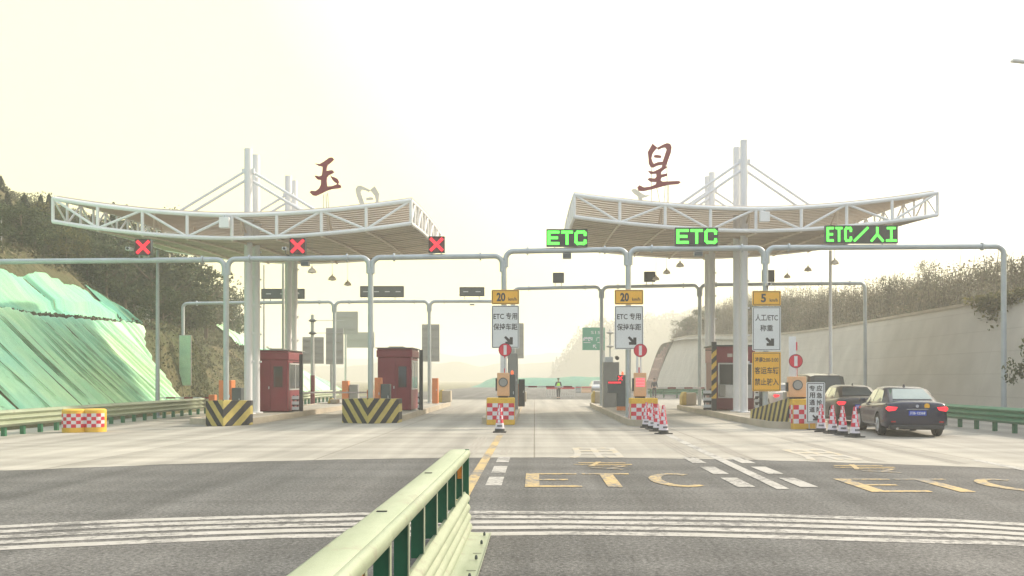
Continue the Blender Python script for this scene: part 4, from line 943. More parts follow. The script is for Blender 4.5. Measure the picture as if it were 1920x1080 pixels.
# rear end blocks of the islands
for (px0, px1, py0, Y, lb) in ((1110, 1128, 733, 56.6, 'yellow and grey end block behind the grey cabinet'), (1279, 1306, 735, 52, 'yellow and grey end block left of the right booth'), (822, 845, 731, 58.3, 'rounded yellow and grey end block behind the second red booth'), (614, 631, 747, 55.5, 'low yellow end block between the left booths'), (974, 987, 733, 59, 'small yellow end block right of the first speed sign')):
    x0, x1 = gx(px0, Y), gx(px1, Y); h = gz(py0, Y) - ZI; t = thing('end_block', lb, 'concrete block', (x0, Y, ZI), 0, 'end blocks at the rear of the islands'); w_ = x1 - x0
    MB().box(w_ * .3, w_, .02, .9, 0, h - .05).build('block', M['kerb'], t, bevel=.03)
    mb = MB(); mb.prism([(0, 0), (w_ * .3, 0), (w_ * .3, h), (.1, h - .02), (0, h - .25)], 0, .92); mb.build('edge', M['dullyellow'], t)

# ================================================================== BOOTHS
def booth(label, x0, x1, y0, y1, h, win, right_win=True, group='dark red toll booths'):
    xm = (x0 + x1) / 2; hw = (x1 - x0) / 2; d = y1 - y0; t = thing('toll_booth', label, 'toll booth', (xm, y0, ZI), 0, group); h -= ZI
    mb = MB(); mb.box(-hw, hw, 0, d, 0, h - .42); mb.build('wall', M['booth'], t, bevel=.03)
    mb = MB(); mb.box(-hw - .05, hw + .05, -.05, d + .05, h - .42, h - .08); mb.box(-hw - .02, hw + .02, -.02, d + .02, h - .08, h); mb.build('fascia', M['booth'], t, bevel=.03)
    mb = MB(); mb.box(-hw - .1, hw + .1, -.1, d + .1, h, h + .035); mb.box(-hw * .5, hw * .4, d * .3, d * .6, h + .035, h + .11); mb.build('roof', M['mgrey'], t)
    a, b_, c, e_ = win
    fr = MB(); 
    for (u, v_, w_, z) in ((a - .04, b_ + .04, e_, e_ + .04), (a - .04, b_ + .04, c - .04, c), (a - .04, a, c, e_), (b_, b_ + .04, c, e_)): fr.box(u, v_, -.02, .0, w_, z)
    o = fr.build('window', M['booth2'], t); MB().box(a, b_, -.008, 0, c, e_).build('pane', M['glass'], o)
    fr = MB(); fr.box(-hw + .05, -hw + .07, -.012, 0, .05, h - .5); fr.box(a - .16, a - .145, -.012, 0, .05, h - .5); fr.box(hw - .07, hw - .05, -.012, 0, .05, h - .5); fr.build('door_trim', M['booth2'], t)
    MB().box(a - .24, a - .2, -.04, 0, 1.0, 1.12).build('handle', M['alu'], t)
    if right_win:
        fr = MB(); s = hw
        for (ya_, yb_, za_, zb_) in ((.2, d - .2, h - .62, h - .56), (.2, d - .2, .95, 1.01), (.2, .26, 1.01, h - .62), (d - .26, d - .2, 1.01, h - .62), (d / 2 - .03, d / 2 + .03, 1.01, h - .62)): fr.box(s, s + .02, ya_, yb_, za_, zb_)
        o = fr.build('side_window', M['alu'], t); MB().box(s, s + .01, .26, d - .26, 1.01, h - .62).build('pane', M['glass'], o)
    return t
Ya = 41.6; booth('leftmost dark red toll booth beside the white columns', gx(483, Ya), gx(540, Ya), Ya, Ya + 2.5, gz(657, Ya), (.05, .43, 1.1, 2.0))
Yb = 43.7; booth('second dark red toll booth behind the middle striped block', gx(708, Yb), gx(771, Yb), Yb, Yb + 2.5, gz(653, Yb), (.2, .56, 1.08, 2.03))
# right booth seen from its entry side
Yc = 44.0; x0, x1 = gx(1343, Yc), gx(1414, Yc); xm = (x0 + x1) / 2; hw = (x1 - x0) / 2; h = gz(648, Yc) - ZI
t = thing('toll_booth', 'right toll booth with a big grey window behind the white columns', 'toll booth', (xm, Yc, ZI), 0, 'dark red toll booths')
MB().box(-hw, hw, 0, 2.6, 0, h - .78).build('wall', M['booth2'], t, bevel=.03)
MB().box(-hw - .04, hw + .04, -.04, 2.64, h - .78, h - .04).build('fascia', M['booth'], t, bevel=.02)
MB().box(-hw - .1, hw + .1, -.1, 2.7, h - .04, h + .03).build('roof', M['black'], t)
fr = MB(); 
for (a, b_, c, d) in ((-hw + .08, hw - .08, h - .88, h - .82), (-hw + .08, -hw + .14, .55, h - .88), (hw - .14, hw - .08, .55, h - .88), (-hw + .14, hw - .14, .55, .6), (-hw + .14, hw - .14, 1.13, 1.18)): fr.box(a, b_, -.03, 0, c, d)
o = fr.build('window', M['alu'], t)
MB().box(-hw + .14, hw - .14, -.012, 0, 1.18, h - .88).build('pane', M['glass'], o); MB().box(-hw + .14, hw - .14, -.014, 0, .6, 1.13).build('lower_panel', M['alu'], o)
MB().box(-hw + .1, -hw + .42, -.12, -.03, .62, 1.2).build('card_machine', M['mgrey'], t, bevel=.04)
mb = MB()
for i, (a, wd) in enumerate(((-.38, .24), (-.1, .2), (.14, .2))): mb.box(a, a + wd, -.046, -.041, h - .54, h - .38)
mb.build('faded_lettering', M['wash'], t)
# striped guard rails and tall poles by the booths
def guard(label, px0, px1, Y, py0, vert=True, right=True):
    x0, x1 = gx(px0, Y), gx(px1, Y); h = gz(py0, Y) - ZI; t = thing('guard_rail', label, 'guard rail', (x0, Y, ZI), 0, 'striped guard rails beside the booths'); w_ = x1 - x0
    n_ = 3
    for i in range(n_): MB().box(0, w_, 0, .06, h * (i + .55) / n_ - .07, h * (i + .55) / n_ + .07).build('bar', M['signwhite'], t)
    for x in (0.04, w_ - .1): MB().box(x, x + .06, .062, .12, 0, h).build('upright', M['black'], t)
    for i in range(n_): MB().box(0, w_, .015, .05, h * (i + .05) / n_ , h * (i + .55) / n_ - .075).build('backing', M['black'], t)
guard('striped guard rail right of the leftmost booth', 547, 560, 42, 741); guard('striped guard rail right of the second booth', 783, 792, 44, 736)
guard('striped guard rail left of the right booth', 1319, 1335, 43.6, 729); guard('striped guard rail right of the right booth', 1416, 1424, 43.8, 735)
def tall_pole(label, px0, px1, Y, py0, mt, cap=.5):
    x0, x1 = gx(px0, Y), gx(px1, Y); h = gz(py0, Y) - ZI; t = thing('bumper_pole', label, 'pole', ((x0 + x1) / 2, Y, ZI), 0, 'tall square poles at the booth corners'); hw = (x1 - x0) / 2
    MB().box(-hw, hw, 0, .14, .55, h - .35).build('pole', mt, t); MB().box(-hw - .003, hw + .003, -.003, .143, 0, .55).build('foot', M['black'], t); MB().box(-hw - .003, hw + .003, -.003, .143, h - .35, h).build('cap', M['black'], t)
    MB().box(-hw - .3, -hw, .05, .09, h - .4, h - .36).build('arm', M['black'], t)
tall_pole('tall black pole right of the leftmost booth', 561, 567, 42, 664, M['black']); tall_pole('tall black pole right of the second booth', 786, 792.5, 43.6, 656, M['black'])
tall_pole('tall yellow and black striped pole left of the right booth', 1335, 1343.5, 43.0, 641, M['poleYB'])
tall_pole('dark square pole behind the yellow notice at right', 1425, 1432, 43.6, 700, M['dgrey'])

# ================================================================== SIGNS ON POSTS
def panel(t, z0, z1, w_, mt, y=-.16, name='panel'):
    hw = w_ / 2; hh = (z1 - z0) / 2; zc = (z0 + z1) / 2; pl_ = []; r_ = .05
    for cxx, czz, a0 in ((hw - r_, hh - r_, 0), (-hw + r_, hh - r_, 90), (-hw + r_, -hh + r_, 180), (hw - r_, -hh + r_, 270)):
        for k_ in range(4): a = R(a0 + 30 * k_); pl_.append((cxx + r_ * math.cos(a), zc + czz + r_ * math.sin(a)))
    o = MB().prism(pl_, y, y + .025).build(name, mt, t)
    mb = MB(); b_ = .022
    for (a, c, d, e_) in ((-hw + .03, hw - .03, z1 - .03 - b_, z1 - .03), (-hw + .03, hw - .03, z0 + .03, z0 + .03 + b_), (-hw + .03, -hw + .03 + b_, z0 + .03 + b_, z1 - .03 - b_), (hw - .03 - b_, hw - .03, z0 + .03 + b_, z1 - .03 - b_)): mb.box(a, c, y - .003, y, d, e_)
    mb.build('border', M['ink'], o)
    return o
def arrow(parent, x, z, s, y, full=True):
    pts = [(-.5, .35), (-.33, .5), (.12, .06), (.12, .3), (.32, .1), (.5, .28), (.5, -.45), (-.28, -.45), (-.1, -.27), (-.3, -.27 + .2), (-.06, -.12)] if False else [(-.5, .32), (-.3, .5), (.14, .1), (.14, .36), (.5, .36), (.5, -.48), (-.36, -.48), (-.36, -.16), (-.08, -.14)]
    MB().prism([(x + a * s, z + b_ * s) for a, b_ in pts], y - .004, y).build('arrow', M['ink'], parent)
def post_sign(name, label, X, spd, lines, px0, px1, py, extra=None):
    Y = YF; t = thing(name, label, 'sign', (X, Y, 0), 0, 'speed and lane signs on the gantry posts'); cx = gx((px0 + px1) / 2, 36.3) - X; w_ = gx(px1, 36.3) - gx(px0, 36.3)
    holder = thing
    y = -.17; Z = lambda p: gz(p, 36.3)
    def sub(z0, z1, mt):
        o = panel(t, z0, z1, w_, mt, y); o.location = (cx, 0, 0); return o
    o = sub(Z(py[1]), Z(py[0]), M['signyellow']); zc = (Z(py[0]) + Z(py[1])) / 2
    text(spd, .3, (-.12 - (.05 if len(spd) > 1 else 0), y, zc), M['ink'], o, height=.34, width=.34 if len(spd) > 1 else .2, bold=.012)
    text('km/h', .2, (.28, y, zc - .08), M['ink'], o, height=.13, width=.32, bold=.004)
    o = sub(Z(py[3]), Z(py[2]), M['signwhite']); zt = Z(py[2])
    for (s_, dz, hh, ww) in lines: text(s_, .25, (0, y, zt - dz), M['ink'], o, height=hh, width=ww, bold=.004)
    arrow(o, .12, zt - 1.36, .34, y)
    if extra:
        o = sub(Z(py[5]), Z(py[4]), M['signyellow']); zt = Z(py[4])
        for (s_, dz, hh, ww) in extra: text(s_, .25, (0, y, zt - dz), M['ink'], o, height=hh, width=ww, bold=.004)
    mb = MB(); zs = [Z(py[0]) - .15, Z(py[2]) - .2, Z(py[3]) + .25]
    for z in zs: mb.box(-.14 , .14, -.143, .13, z - .03, z + .03); mb.box(cx - w_ * .4, cx + w_ * .4, -.144, -.11, z - .025, z + .025)
    mb.build('clamp', M['galv'], t)
L1 = [('ETC 专用', .42, .27, .92), ('保持车距', .83, .26, .94)]
post_sign('lane_notice', 'sign stack reading 20 and ETC, its arrow hidden by the round sign', PC, '20', L1, 921.5, 973.5, (543, 570.5, 572.5, 653))
post_sign('lane_notice', 'sign stack reading 20 and ETC with its arrow fully visible', PD, '20', L1, 1152.5, 1206.5, (543, 571, 573, 655))
post_sign('lane_notice', 'tall sign stack reading 5 with a lower yellow notice', PE, '5', [('人工/ETC', .42, .27, .88), ('称重', .83, .25, .5)], 1411, 1464.5, (545, 572.5, 575, 657.5, 660, 733.5), [('凌晨2:00-5:00', .30, .2, .92), ('客运车辆', .72, .28, .94), ('禁止驶入', 1.16, .28, .94)])
# traffic light boxes with round no-entry signs, standing on the checkered barriers
def light_box(label, px0, px1, py0, py1, Y, zb, disc, sy, stripes_=False):
    x0, x1 = gx(px0, Y), gx(px1, Y); xm = (x0 + x1) / 2; hw = (x1 - x0) / 2; h = gz(py0, Y) - zb; t = thing('signal_box', label, 'signal', (xm, Y, zb), 0, 'tan signal boxes on the barriers')
    MB().box(-hw, hw, 0, .26, .06, h).build('housing', M['tan'], t, bevel=.02)
    mb = MB(); mb.box(-hw * .8, hw * .8, .02, .24, 0, .06); mb.box(-hw - .06, -hw, .05, .2, .25, h - .2); mb.build('mount', M['black'], t)
    if stripes_:
        mb = MB()
        for i in range(6): mb.box(-hw * .72, hw * .72, -.012, -.004, h * .62 - .15 + i * .055, h * .62 - .15 + i * .055 + .022)
        MB().box(-hw * .75, hw * .75, -.004, 0, h * .62 - .17, h * .62 + .17).build('screen', M['reflwhite'], t); mb.build('led_rows', M['ledred'], t)
    else:
        MB().disc((0, h * .62), .17, -.03, 0).build('lamp_ring', M['dgrey'], t); MB().disc((0, h * .62), .14, -.034, -.03).build('lamp', M['mgrey'], t)
    # two thin staffs and the round sign
    dx = gx(disc[0], Y) - xm; dz = gz(disc[1], Y) - zb
    mb = MB(); mb.tube([(dx + .02, .12, h), (dx + .02, .12, dz + .2)], .03, 8); mb.build('staff', M['reflwhite'], t)
    s_ = thing('no_entry_sign', sy, 'sign', (gx(disc[0], Y), Y, gz(disc[1], Y)), 0, 'round red no entry signs')
    MB().disc((0, 0), disc[2], .05, .07).build('plate', M['red'], s_); MB().box(-.055, .055, .044, .05, -disc[2] * .72, disc[2] * .72).build('bar', M['reflwhite'], s_)
    mb = MB(); 
    for kk in range(28):
        a0 = 2 * PI * kk / 28; a1 = 2 * PI * (kk + 1) / 28; ra, rb = disc[2] - .02, disc[2] + .001; mb.add([(ra * math.cos(a0), .046, ra * math.sin(a0)), (rb * math.cos(a0), .046, rb * math.sin(a0)), (rb * math.cos(a1), .046, rb * math.sin(a1)), (ra * math.cos(a1), .046, ra * math.sin(a1))], [(0, 1, 2, 3)])
    mb.build('rim', M['booth'], s_)
light_box('tan signal box with a dark lamp on the first checkered barrier', 932, 955, 699, 742, 34.4, 1.0, (947, 656, .245), 'round no entry sign overlapping the first ETC sign stack')
light_box('tan signal box with red lit rows on the second checkered barrier', 1189, 1212, 699, 742, 34.2, .99, (1201, 657, .245), 'round no entry sign beside the second ETC sign stack', True)
light_box('tan signal box with a dark lamp on the right checkered barrier', 1479, 1512, 706, 750, 31.4, 1.02, (1493, 677, .235), 'round no entry sign above the cars at right')
# raised barrier booms
def boom_up(label, px, Y, py0, py1, w_=.1, glassy=False):
    p0, p1 = P(px, py1, Y), P(px, py0, Y); t = thing('barrier_boom', label, 'barrier boom', p0, 0, 'raised barrier booms'); h = p1.z - p0.z
    MB().box(-w_ / 2, w_ / 2, 0, .06, 0, h).build('boom', M['signwhite'], t)
    mb = MB(); mb.box(w_ / 2, w_ / 2 + .05, 0, .05, .05, h * .45); mb.box(w_ / 2, w_ / 2 + .05, 0, .05, h * .75, h * .9); mb.build('red_strip', M['red'], t)
    MB().box(-w_ * 1.2, w_ * 1.2, -.02, .16, -.25, 0).build('pivot', M['mgrey'], t)
boom_up('raised white boom under the first round no entry sign', 941.5, 35.4, 655, 720, .14); boom_up('raised boom left of the second round no entry sign', 1195, 35.4, 650, 720, .08); boom_up('raised pale boom beside the right round sign', 1486, 32.4, 631, 735, .24)
# lowered booms across the lanes
def boom_h(label, pxa, pxb, py, Y, base=None, n_=6):
    a = P(pxa, py, Y); b_ = P(pxb, py, Y); t = thing('lane_boom', label, 'barrier boom', (a.x, Y, a.z), 0, 'lowered barrier booms across the lanes'); Lh = b_.x - a.x
    MB().box(0, Lh, 0, .05, -.038, .038).build('boom', M['reflwhite'], t)
    mb = MB()
    for i in range(n_):
        if i % 2: mb.box(Lh * i / n_, Lh * (i + 1) / n_, -.004, .054, -.04, .04)
    mb.build('red_bands', M['booth'], t)
    bx = base if base is not None else -.15
    MB().box(bx - .15, bx + .15, -.1, .25, -a.z + ZI, .15).build('machine', M['orange'], t, bevel=.02)
boom_h('lowered red and white boom across the middle lane', 974, 1073, 725, 50); boom_h('lowered boom across the lane right of the second ETC sign', 1236, 1330, 727.5, 50, base=gx(1336, 50) - gx(1236, 50)); boom_h('lowered boom at the far left lane above the guardrail end', 295, 395, 746, 45, base=gx(398, 45) - gx(295, 45))
boom_h('lowered pale boom between the two left booths', 567, 690, 736, 47, base=gx(694, 47) - gx(567, 47), n_=1)
# cabinets
def cabinet(name, label, px0, px1, py0, Y, mt, dep=.5, beacon=False, door=True, group='roadside equipment cabinets'):
    x0, x1 = gx(px0, Y), gx(px1, Y); h = gz(py0, Y) - ZI; t = thing(name, label, 'cabinet', ((x0 + x1) / 2, Y, ZI), 0, group); hw = (x1 - x0) / 2
    MB().box(-hw, hw, 0, dep, 0, h).build('body', mt, t, bevel=.02)
    if door: MB().box(-hw + .04, hw - .04, -.008, 0, .12, h - .08).build('door', mt, t); MB().box(hw - .09, hw - .06, -.03, -.008, h * .5, h * .5 + .12).build('handle', M['alu'], t)
    if beacon: MB().lathe([(.05, h), (.06, h + .05), (.05, h + .13), (.02, h + .16)], (0, dep / 2, 0), 12).build('beacon', M['beacon'], t, smooth=True)
    return t, hw, h
t, hw, h = cabinet('grey_cabinet', 'tall grey cabinet with a camera on top right of the middle lane', 1131, 1161, 679, 47.5, M['mgrey'], .7)
MB().box(-.3, .1, .1, .4, h, h + .28).build('top_box', M['signwhite'], t, bevel=.02); MB().tube([(.3, -.1, h + .2), (.3, .25, h + .24)], .1, 12).build('lens_tube', M['black'], t)
cabinet('grey_cabinet', 'tall grey cabinet behind the first ETC sign stack', 952, 971, 662, 44.5, M['mgrey'], .6)
cabinet('dark_cabinet', 'dark slim cabinet with a beacon behind the first signal box', 954, 966, 702, 38.5, M['dgrey'], .5, True)
cabinet('dark_box', 'small dark box low behind the first ETC sign stack', 972, 984, 711, 49, M['black'], .3)
cabinet('orange_cabinet', 'orange machine with a beacon above the leftmost striped block', 410, 434, 713, 37.6, M['orange'], .5, True, group='orange lane machines')
cabinet('dark_box', 'black box beside the orange machine at the leftmost island', 434, 452, 727, 37.2, M['dgrey'], .4)
cabinet('orange_cabinet', 'orange machine in front of the second red booth', 702, 714, 708, 40.5, M['orange'], .5, group='orange lane machines')
cabinet('dark_box', 'black box in front of the second red booth', 714, 731, 720, 40.3, M['dgrey'], .4)
cabinet('orange_cabinet', 'orange machine behind the second booth at the thin gantry post', 810, 821, 709, 55, M['orange'], .5, group='orange lane machines')
cabinet('orange_cabinet', 'orange machine with a raised boom between the left booths', 641, 653, 714, 56, M['orange'], .5, group='orange lane machines')
cabinet('grey_cabinet', 'small grey cabinet beside the orange machine between the left booths', 655, 671, 721, 56, M['mgrey'], .5)
# lane display of two stepped boxes
Yd = 43.0; X0 = gx(1139, Yd); t = thing('toll_display', 'black stepped display with a small red X beside the second ETC post', 'display', (gx(1158, Yd), Yd, ZI), 0)
xa, xb, xc, xd = [gx(v_, Yd) - gx(1158, Yd) for v_ in (1139, 1157, 1160, 1176)]
za, zb, zc, zd = [gz(v_, Yd) - ZI for v_ in (703, 714, 737, 762)]
MB().prism([(xa, zc), (xa, zb), (xb, zb), (xb, za), (xd, za), (xd, zd), (xb - .02, zd), (xb - .02, zc)], 0, .3).build('housing', M['dgrey'], t, bevel=.01)
mb = MB(); c0 = (xb + .15, za - .15); stroke(mb, (c0[0] - .08, c0[1] - .08), (c0[0] + .08, c0[1] + .08), .045, -.012, -.004); stroke(mb, (c0[0] - .08, c0[1] + .08), (c0[0] + .08, c0[1] - .08), .045, -.014, -.003)
mb.build('cross', M['ledred'], t)
mb = MB(); 
for i in range(9): mb.box(xa + .05 + i * .065, xa + .05 + i * .065 + .045, -.01, -.003, zb - .12, zb - .04)
mb.build('led_text', M['ledred'], t)
MB().box(xb, xd, .02, .28, 0, zd).build('foot', M['orange'], t)
MB().lathe([(.05, za), (.06, za + .06), (.03, za + .15)], (xd - .2, .15, 0), 12).build('beacon', M['beacon'], t, smooth=True)
# temporary white notice
p = P(1529.5, 808, 30.9); t = thing('temporary_notice', 'small white notice board with two columns of characters and an arrow', 'sign', (p.x, 30.9, .006), 0)
o = panel(t, .22, gz(717, 30.9), .62, M['signwhite'], 0, 'board')
for x, s_ in ((-.12, '专用通道'), (.12, '应急抢险')):
    for i, ch in enumerate(s_): text(ch, .2, (x, 0, gz(717, 30.9) - .2 - i * .235), M['ink'], o, height=.19, width=.19, bold=.004)
arrow(o, -.02, .40, .2, 0)
MB().box(-.22, -.19, .03, .06, 0, 1.2).build('leg', M['galv'], t); MB().box(.19, .22, .03, .06, 0, 1.2).build('leg', M['galv'], t); MB().box(-.25, .25, -.12, .2, 0, .03).build('foot', M['rubber'], t)

# ================================================================== CONES
def make_cone(label):
    t = thing('traffic_cone', label, 'traffic cone', (0, 0, 0), 0, 'red and white traffic cones')
    MB().box(-.21, .21, -.21, .21, 0, .035).build('base', M['rubber'], t, bevel=.01)
    zs = [.035, .12, .30, .42, .54, .66, .76, .88]; rad = lambda z: .165 - .125 * (z / .88)
    mb = MB(); ms = [2, 1, 0, 1, 0, 1, 0]
    for i in range(7):
        z0, z1 = zs[i], zs[i + 1]; n_ = 14; vs = [(rad(z) * math.cos(2 * PI * k_ / n_), rad(z) * math.sin(2 * PI * k_ / n_), z) for z in (z0, z1) for k_ in range(n_)]
        mb.add(vs, [(k_, (k_ + 1) % n_, n_ + (k_ + 1) % n_, n_ + k_) for k_ in range(n_)], ms[i])
    n_ = 14; mb.add([(rad(.88) * math.cos(2 * PI * k_ / n_), rad(.88) * math.sin(2 * PI * k_ / n_), .88) for k_ in range(n_)], [tuple(range(n_))], 0)
    # staggered reflective patches
    for i in range(2, 7):
        for k_ in range(0, 6):
            z0, z1 = zs[i] + .012, zs[i + 1] - .012; a0 = k_ * PI / 3 + (i % 2) * .5; m_i = 0 if (i % 2) else 1
            if k_ % 2 == 0:
                P8 = [((rad(z) + .003) * math.cos(a), (rad(z) + .003) * math.sin(a), z) for z, a in ((z0, a0), (z0, a0 + .35), (z0, a0 + .7), (z1, a0 + .7), (z1, a0 + .35), (z1, a0))]
                mb.add(P8, [(0, 1, 4, 5), (1, 2, 3, 4)], m_i)
    mb.build('body', [M['conered'], M['conewhite'], M['rubber']], t, smooth=True)
    tx = MB(); 
    for i in range(5): a = -PI / 2 - .5 + i * .25; z = .21; r_ = rad(z) + .004; tx.box(-.012, .012, -.001, .001, -.03, .03, M=Matrix.Translation((r_ * math.cos(a), r_ * math.sin(a), z)) @ Matrix.Rotation(a + PI / 2, 4, 'Z'))
    tx.build('print', M['ink'], t)
    return t
cone0 = None
for (px, py, lb) in ((937, 813, 'single cone in front of the first checkered barrier'), (716, 791, 'small cone against the middle striped block'),
    (1212, 804, 'leftmost of the four cones at the second checkered barrier'), (1223, 807, 'second of the four cones at the second checkered barrier'), (1233, 811, 'third of the four cones at the second checkered barrier'), (1244, 816, 'nearest and rightmost of the four cones at the second checkered barrier'),
    (1540, 812, 'leftmost cone of the right row, in front of the white notice'), (1561, 815, 'second cone of the right row, beside the white notice'), (1580, 818, 'third cone of the right row, in front of the brown car'), (1603, 822, 'nearest cone of the right row, next to the dark blue car')):
    Y = 2975 / (py - 710 - 2); loc = (gx(px, Y), Y, .006)
    if cone0 is None: cone0 = make_cone(lb); cone0.location = loc
    else: copy_tree(cone0, lb, loc, random.uniform(-.5, .5))

# ================================================================== GUARDRAILS
def wave_profile(h=.5, d=.08, n_=3):
    pts = []
    for i in range(n_ * 8 + 1): t_ = i / (n_ * 8); pts.append((-d * (.5 - .5 * math.cos(2 * PI * n_ * t_)), h * (t_ - .5)))
    return pts
def rail_mesh(path, prof, z, side, name, mt, parent, thick=.006):
    # path: list of (x,y); profile (out, dz); side +1 = outwards is +X
    mb = MB(); V = []; n_ = len(prof)
    for i, (x, y) in enumerate(path):
        a = Vector(path[max(0, i - 1)]); b_ = Vector(path[min(len(path) - 1, i + 1)]); d = (b_ - a).normalized(); nn_ = Vector((d.y, -d.x)) * side
        for (o_, dz) in prof: V.append((x + nn_.x * (-o_), y + nn_.y * (-o_), z + dz))
    F = [(i * n_ + k_, i * n_ + k_ + 1, (i + 1) * n_ + k_ + 1, (i + 1) * n_ + k_) for i in range(len(path) - 1) for k_ in range(n_ - 1)]
    o = mb.add(V, F).build(name, mt, parent, world=True, smooth=True, ang=60)
    so = o.modifiers.new('sheet', 'SOLIDIFY'); so.thickness = thick; so.offset = 0
    return o
def roadside_rail(label, path, side, step, mt, pmt, ztop=.78, h=.5, group='roadside guardrails', n_=3):
    t = thing('guardrail', label, 'guardrail', (*path[0], 0), 0, group)
    rail_mesh(path, wave_profile(h, .085, n_), ztop - h / 2, side, 'beam', mt, t)
    # cumulative posts
    L_ = [0]
    for a, b_ in zip(path, path[1:]): L_.append(L_[-1] + (Vector(b_) - Vector(a)).length)
    s = .2
    while s < L_[-1]:
        for i in range(len(path) - 1):
            if L_[i] <= s <= L_[i + 1]:
                f_ = (s - L_[i]) / (L_[i + 1] - L_[i]); x = path[i][0] + f_ * (path[i + 1][0] - path[i][0]); y = path[i][1] + f_ * (path[i + 1][1] - path[i][1]); break
        off = -side * .10
        MB().box(x + off - .06, x + off + .06, y - .055, y + .055, -.03, ztop - .02).build('post', pmt, t, world=True)
        s += step
    return t
roadside_rail('pale green guardrail along the foot of the netted left slope', [(-15.3, 20), (-15.5, 24), (-15.6, 30), (-15.75, 36), (-15.85, 42), (-15.9, 46)], 1, 1.05, M['railpale'], M['postgreen'])
roadside_rail('green guardrail right of the dark blue car at the foot of the wall', [(14.9, 20), (14.8, 26), (14.8, 32), (14.95, 40), (15.6, 48), (16.2, 58)], -1, 1.25, M['railgreen'], M['postgreen'], ztop=.80)
roadside_rail('yellowish guardrail beyond the left booths', [(gx(567, 60), 60), (gx(600, 66), 66), (gx(635, 72), 72)], 1, 1.2, M['railpale'], M['postgreen'], ztop=.85)
roadside_rail('low green guardrail in the distance behind the second person', [(10.2, 84), (13.0, 82), (15.8, 79)], -1, 1.3, M['railgreen'], M['postgreen'], ztop=.8, n_=2)
# foreground median rail: cap, flat posts, corrugated side beam and bolted base flange
t = thing('median_guardrail', 'pale green foreground guardrail end with dark green plate posts', 'guardrail', (-.85, 10.1, 0))
def mx_x(y): return -.80 - .10 * (1 - min(1, max(0, y / 10.2))) ** 1.5
ysr = [2.2 + i * .2 for i in range(40)] + [10.15]
capprof = [(-.12, -.03), (-.125, .0), (-.115, .024), (-.10, .03), (.04, .031), (.052, .020), (.064, .024), (.078, .024), (.095, .012), (.102, -.012), (.098, -.045), (.085, -.06)]
for a, b_ in ((0, 13), (13, 41)):
    seg = ysr[a:b_ + 0 if b_ < 41 else 41]
    if b_ < 41: seg = ysr[a:b_ + 1]
    mb = MB(); V = []; sc_ = 1.0 if a else 1.07
    for y in seg: V += [(mx_x(y) + o_ * sc_, y + (.12 * (o_ + .13) if y > 10 else 0), .90 + z * sc_) for o_, z in capprof]
    n_ = len(capprof)
    mb.add(V, [(i * n_ + k_, i * n_ + k_ + 1, (i + 1) * n_ + k_ + 1, (i + 1) * n_ + k_) for i in range(len(seg) - 1) for k_ in range(n_ - 1)] + [tuple(range(n_)), tuple((len(seg) - 1) * n_ + k_ for k_ in range(n_))])
    o = mb.build('cap_rail', M['railpale'], t, world=True, smooth=True, ang=60); so = o.modifiers.new('s', 'SOLIDIFY'); so.thickness = .006
for y in (3.7, 4.4, 5.1, 5.8, 6.55, 7.35, 8.15, 8.95, 9.75):
    x = mx_x(y); MB().box(x - .045, x + .045, y - .003, y + .003, .44, .90).add([], []).build('plate_post', M['postgreen'], t, world=True)
    MB().box(x + .045, x + .052, y - .035, y + .02, .44, .90).build('post_edge', M['railpale'], t, world=True)
x = mx_x(10.2); MB().box(x - .03, x + .085, 10.17, 10.20, .02, .93).build('end_post', M['postgreen'], t, world=True)
for y, z in ((4.36, .63), (9.72, .66)): MB().box(mx_x(y) + .0, mx_x(y) + .044, y - .012, y - .004, z, z + .2).build('reflector', M['reflorange'], t, world=True)
prof = [(.02, .47), (.05, .475)]
for i in range(25): u = i / 24; prof.append((.055 + .045 * u + .034 * abs(math.sin(PI * 4 * u)) ** .8 * (1.25 if u < .25 else 1), .46 - .41 * u))
prof += [(.12, .036), (.20, .032), (.30, .028), (.327, .028), (.329, .04)]
ysf = [2.2 + i * .25 for i in range(32)] + [10.12]
mb = MB(); V = []
for y in ysf: V += [(mx_x(y) + o_ + .02 * (y < 0), y, z) for o_, z in prof]
n_ = len(prof); o = mb.add(V, [(i * n_ + k_, i * n_ + k_ + 1, (i + 1) * n_ + k_ + 1, (i + 1) * n_ + k_) for i in range(len(ysf) - 1) for k_ in range(n_ - 1)]).build('corrugated_beam', M['railpale'], t, world=True, smooth=True, ang=70)
so = o.modifiers.new('s', 'SOLIDIFY'); so.thickness = .006
for y in (9.9, 9.4, 8.6, 7.8, 7.0):
    MB().lathe([(.014, .036), (.014, .06), (.008, .075)], (mx_x(y) + .27, y, 0), 8).build('bolt', M['dgrey'], t, world=True)
for y in (8.9, 8.1, 7.3, 6.6): MB().box(mx_x(y) + .22, mx_x(y) + .30, y - .006, y + .006, .035, .037).build('slot', M['rubber'], t, world=True)
for y in (5.4, 7.6): MB().box(mx_x(y) - .08, mx_x(y) - .02, y - .012, y + .012, .931, .936).build('slot', M['rubber'], t, world=True)

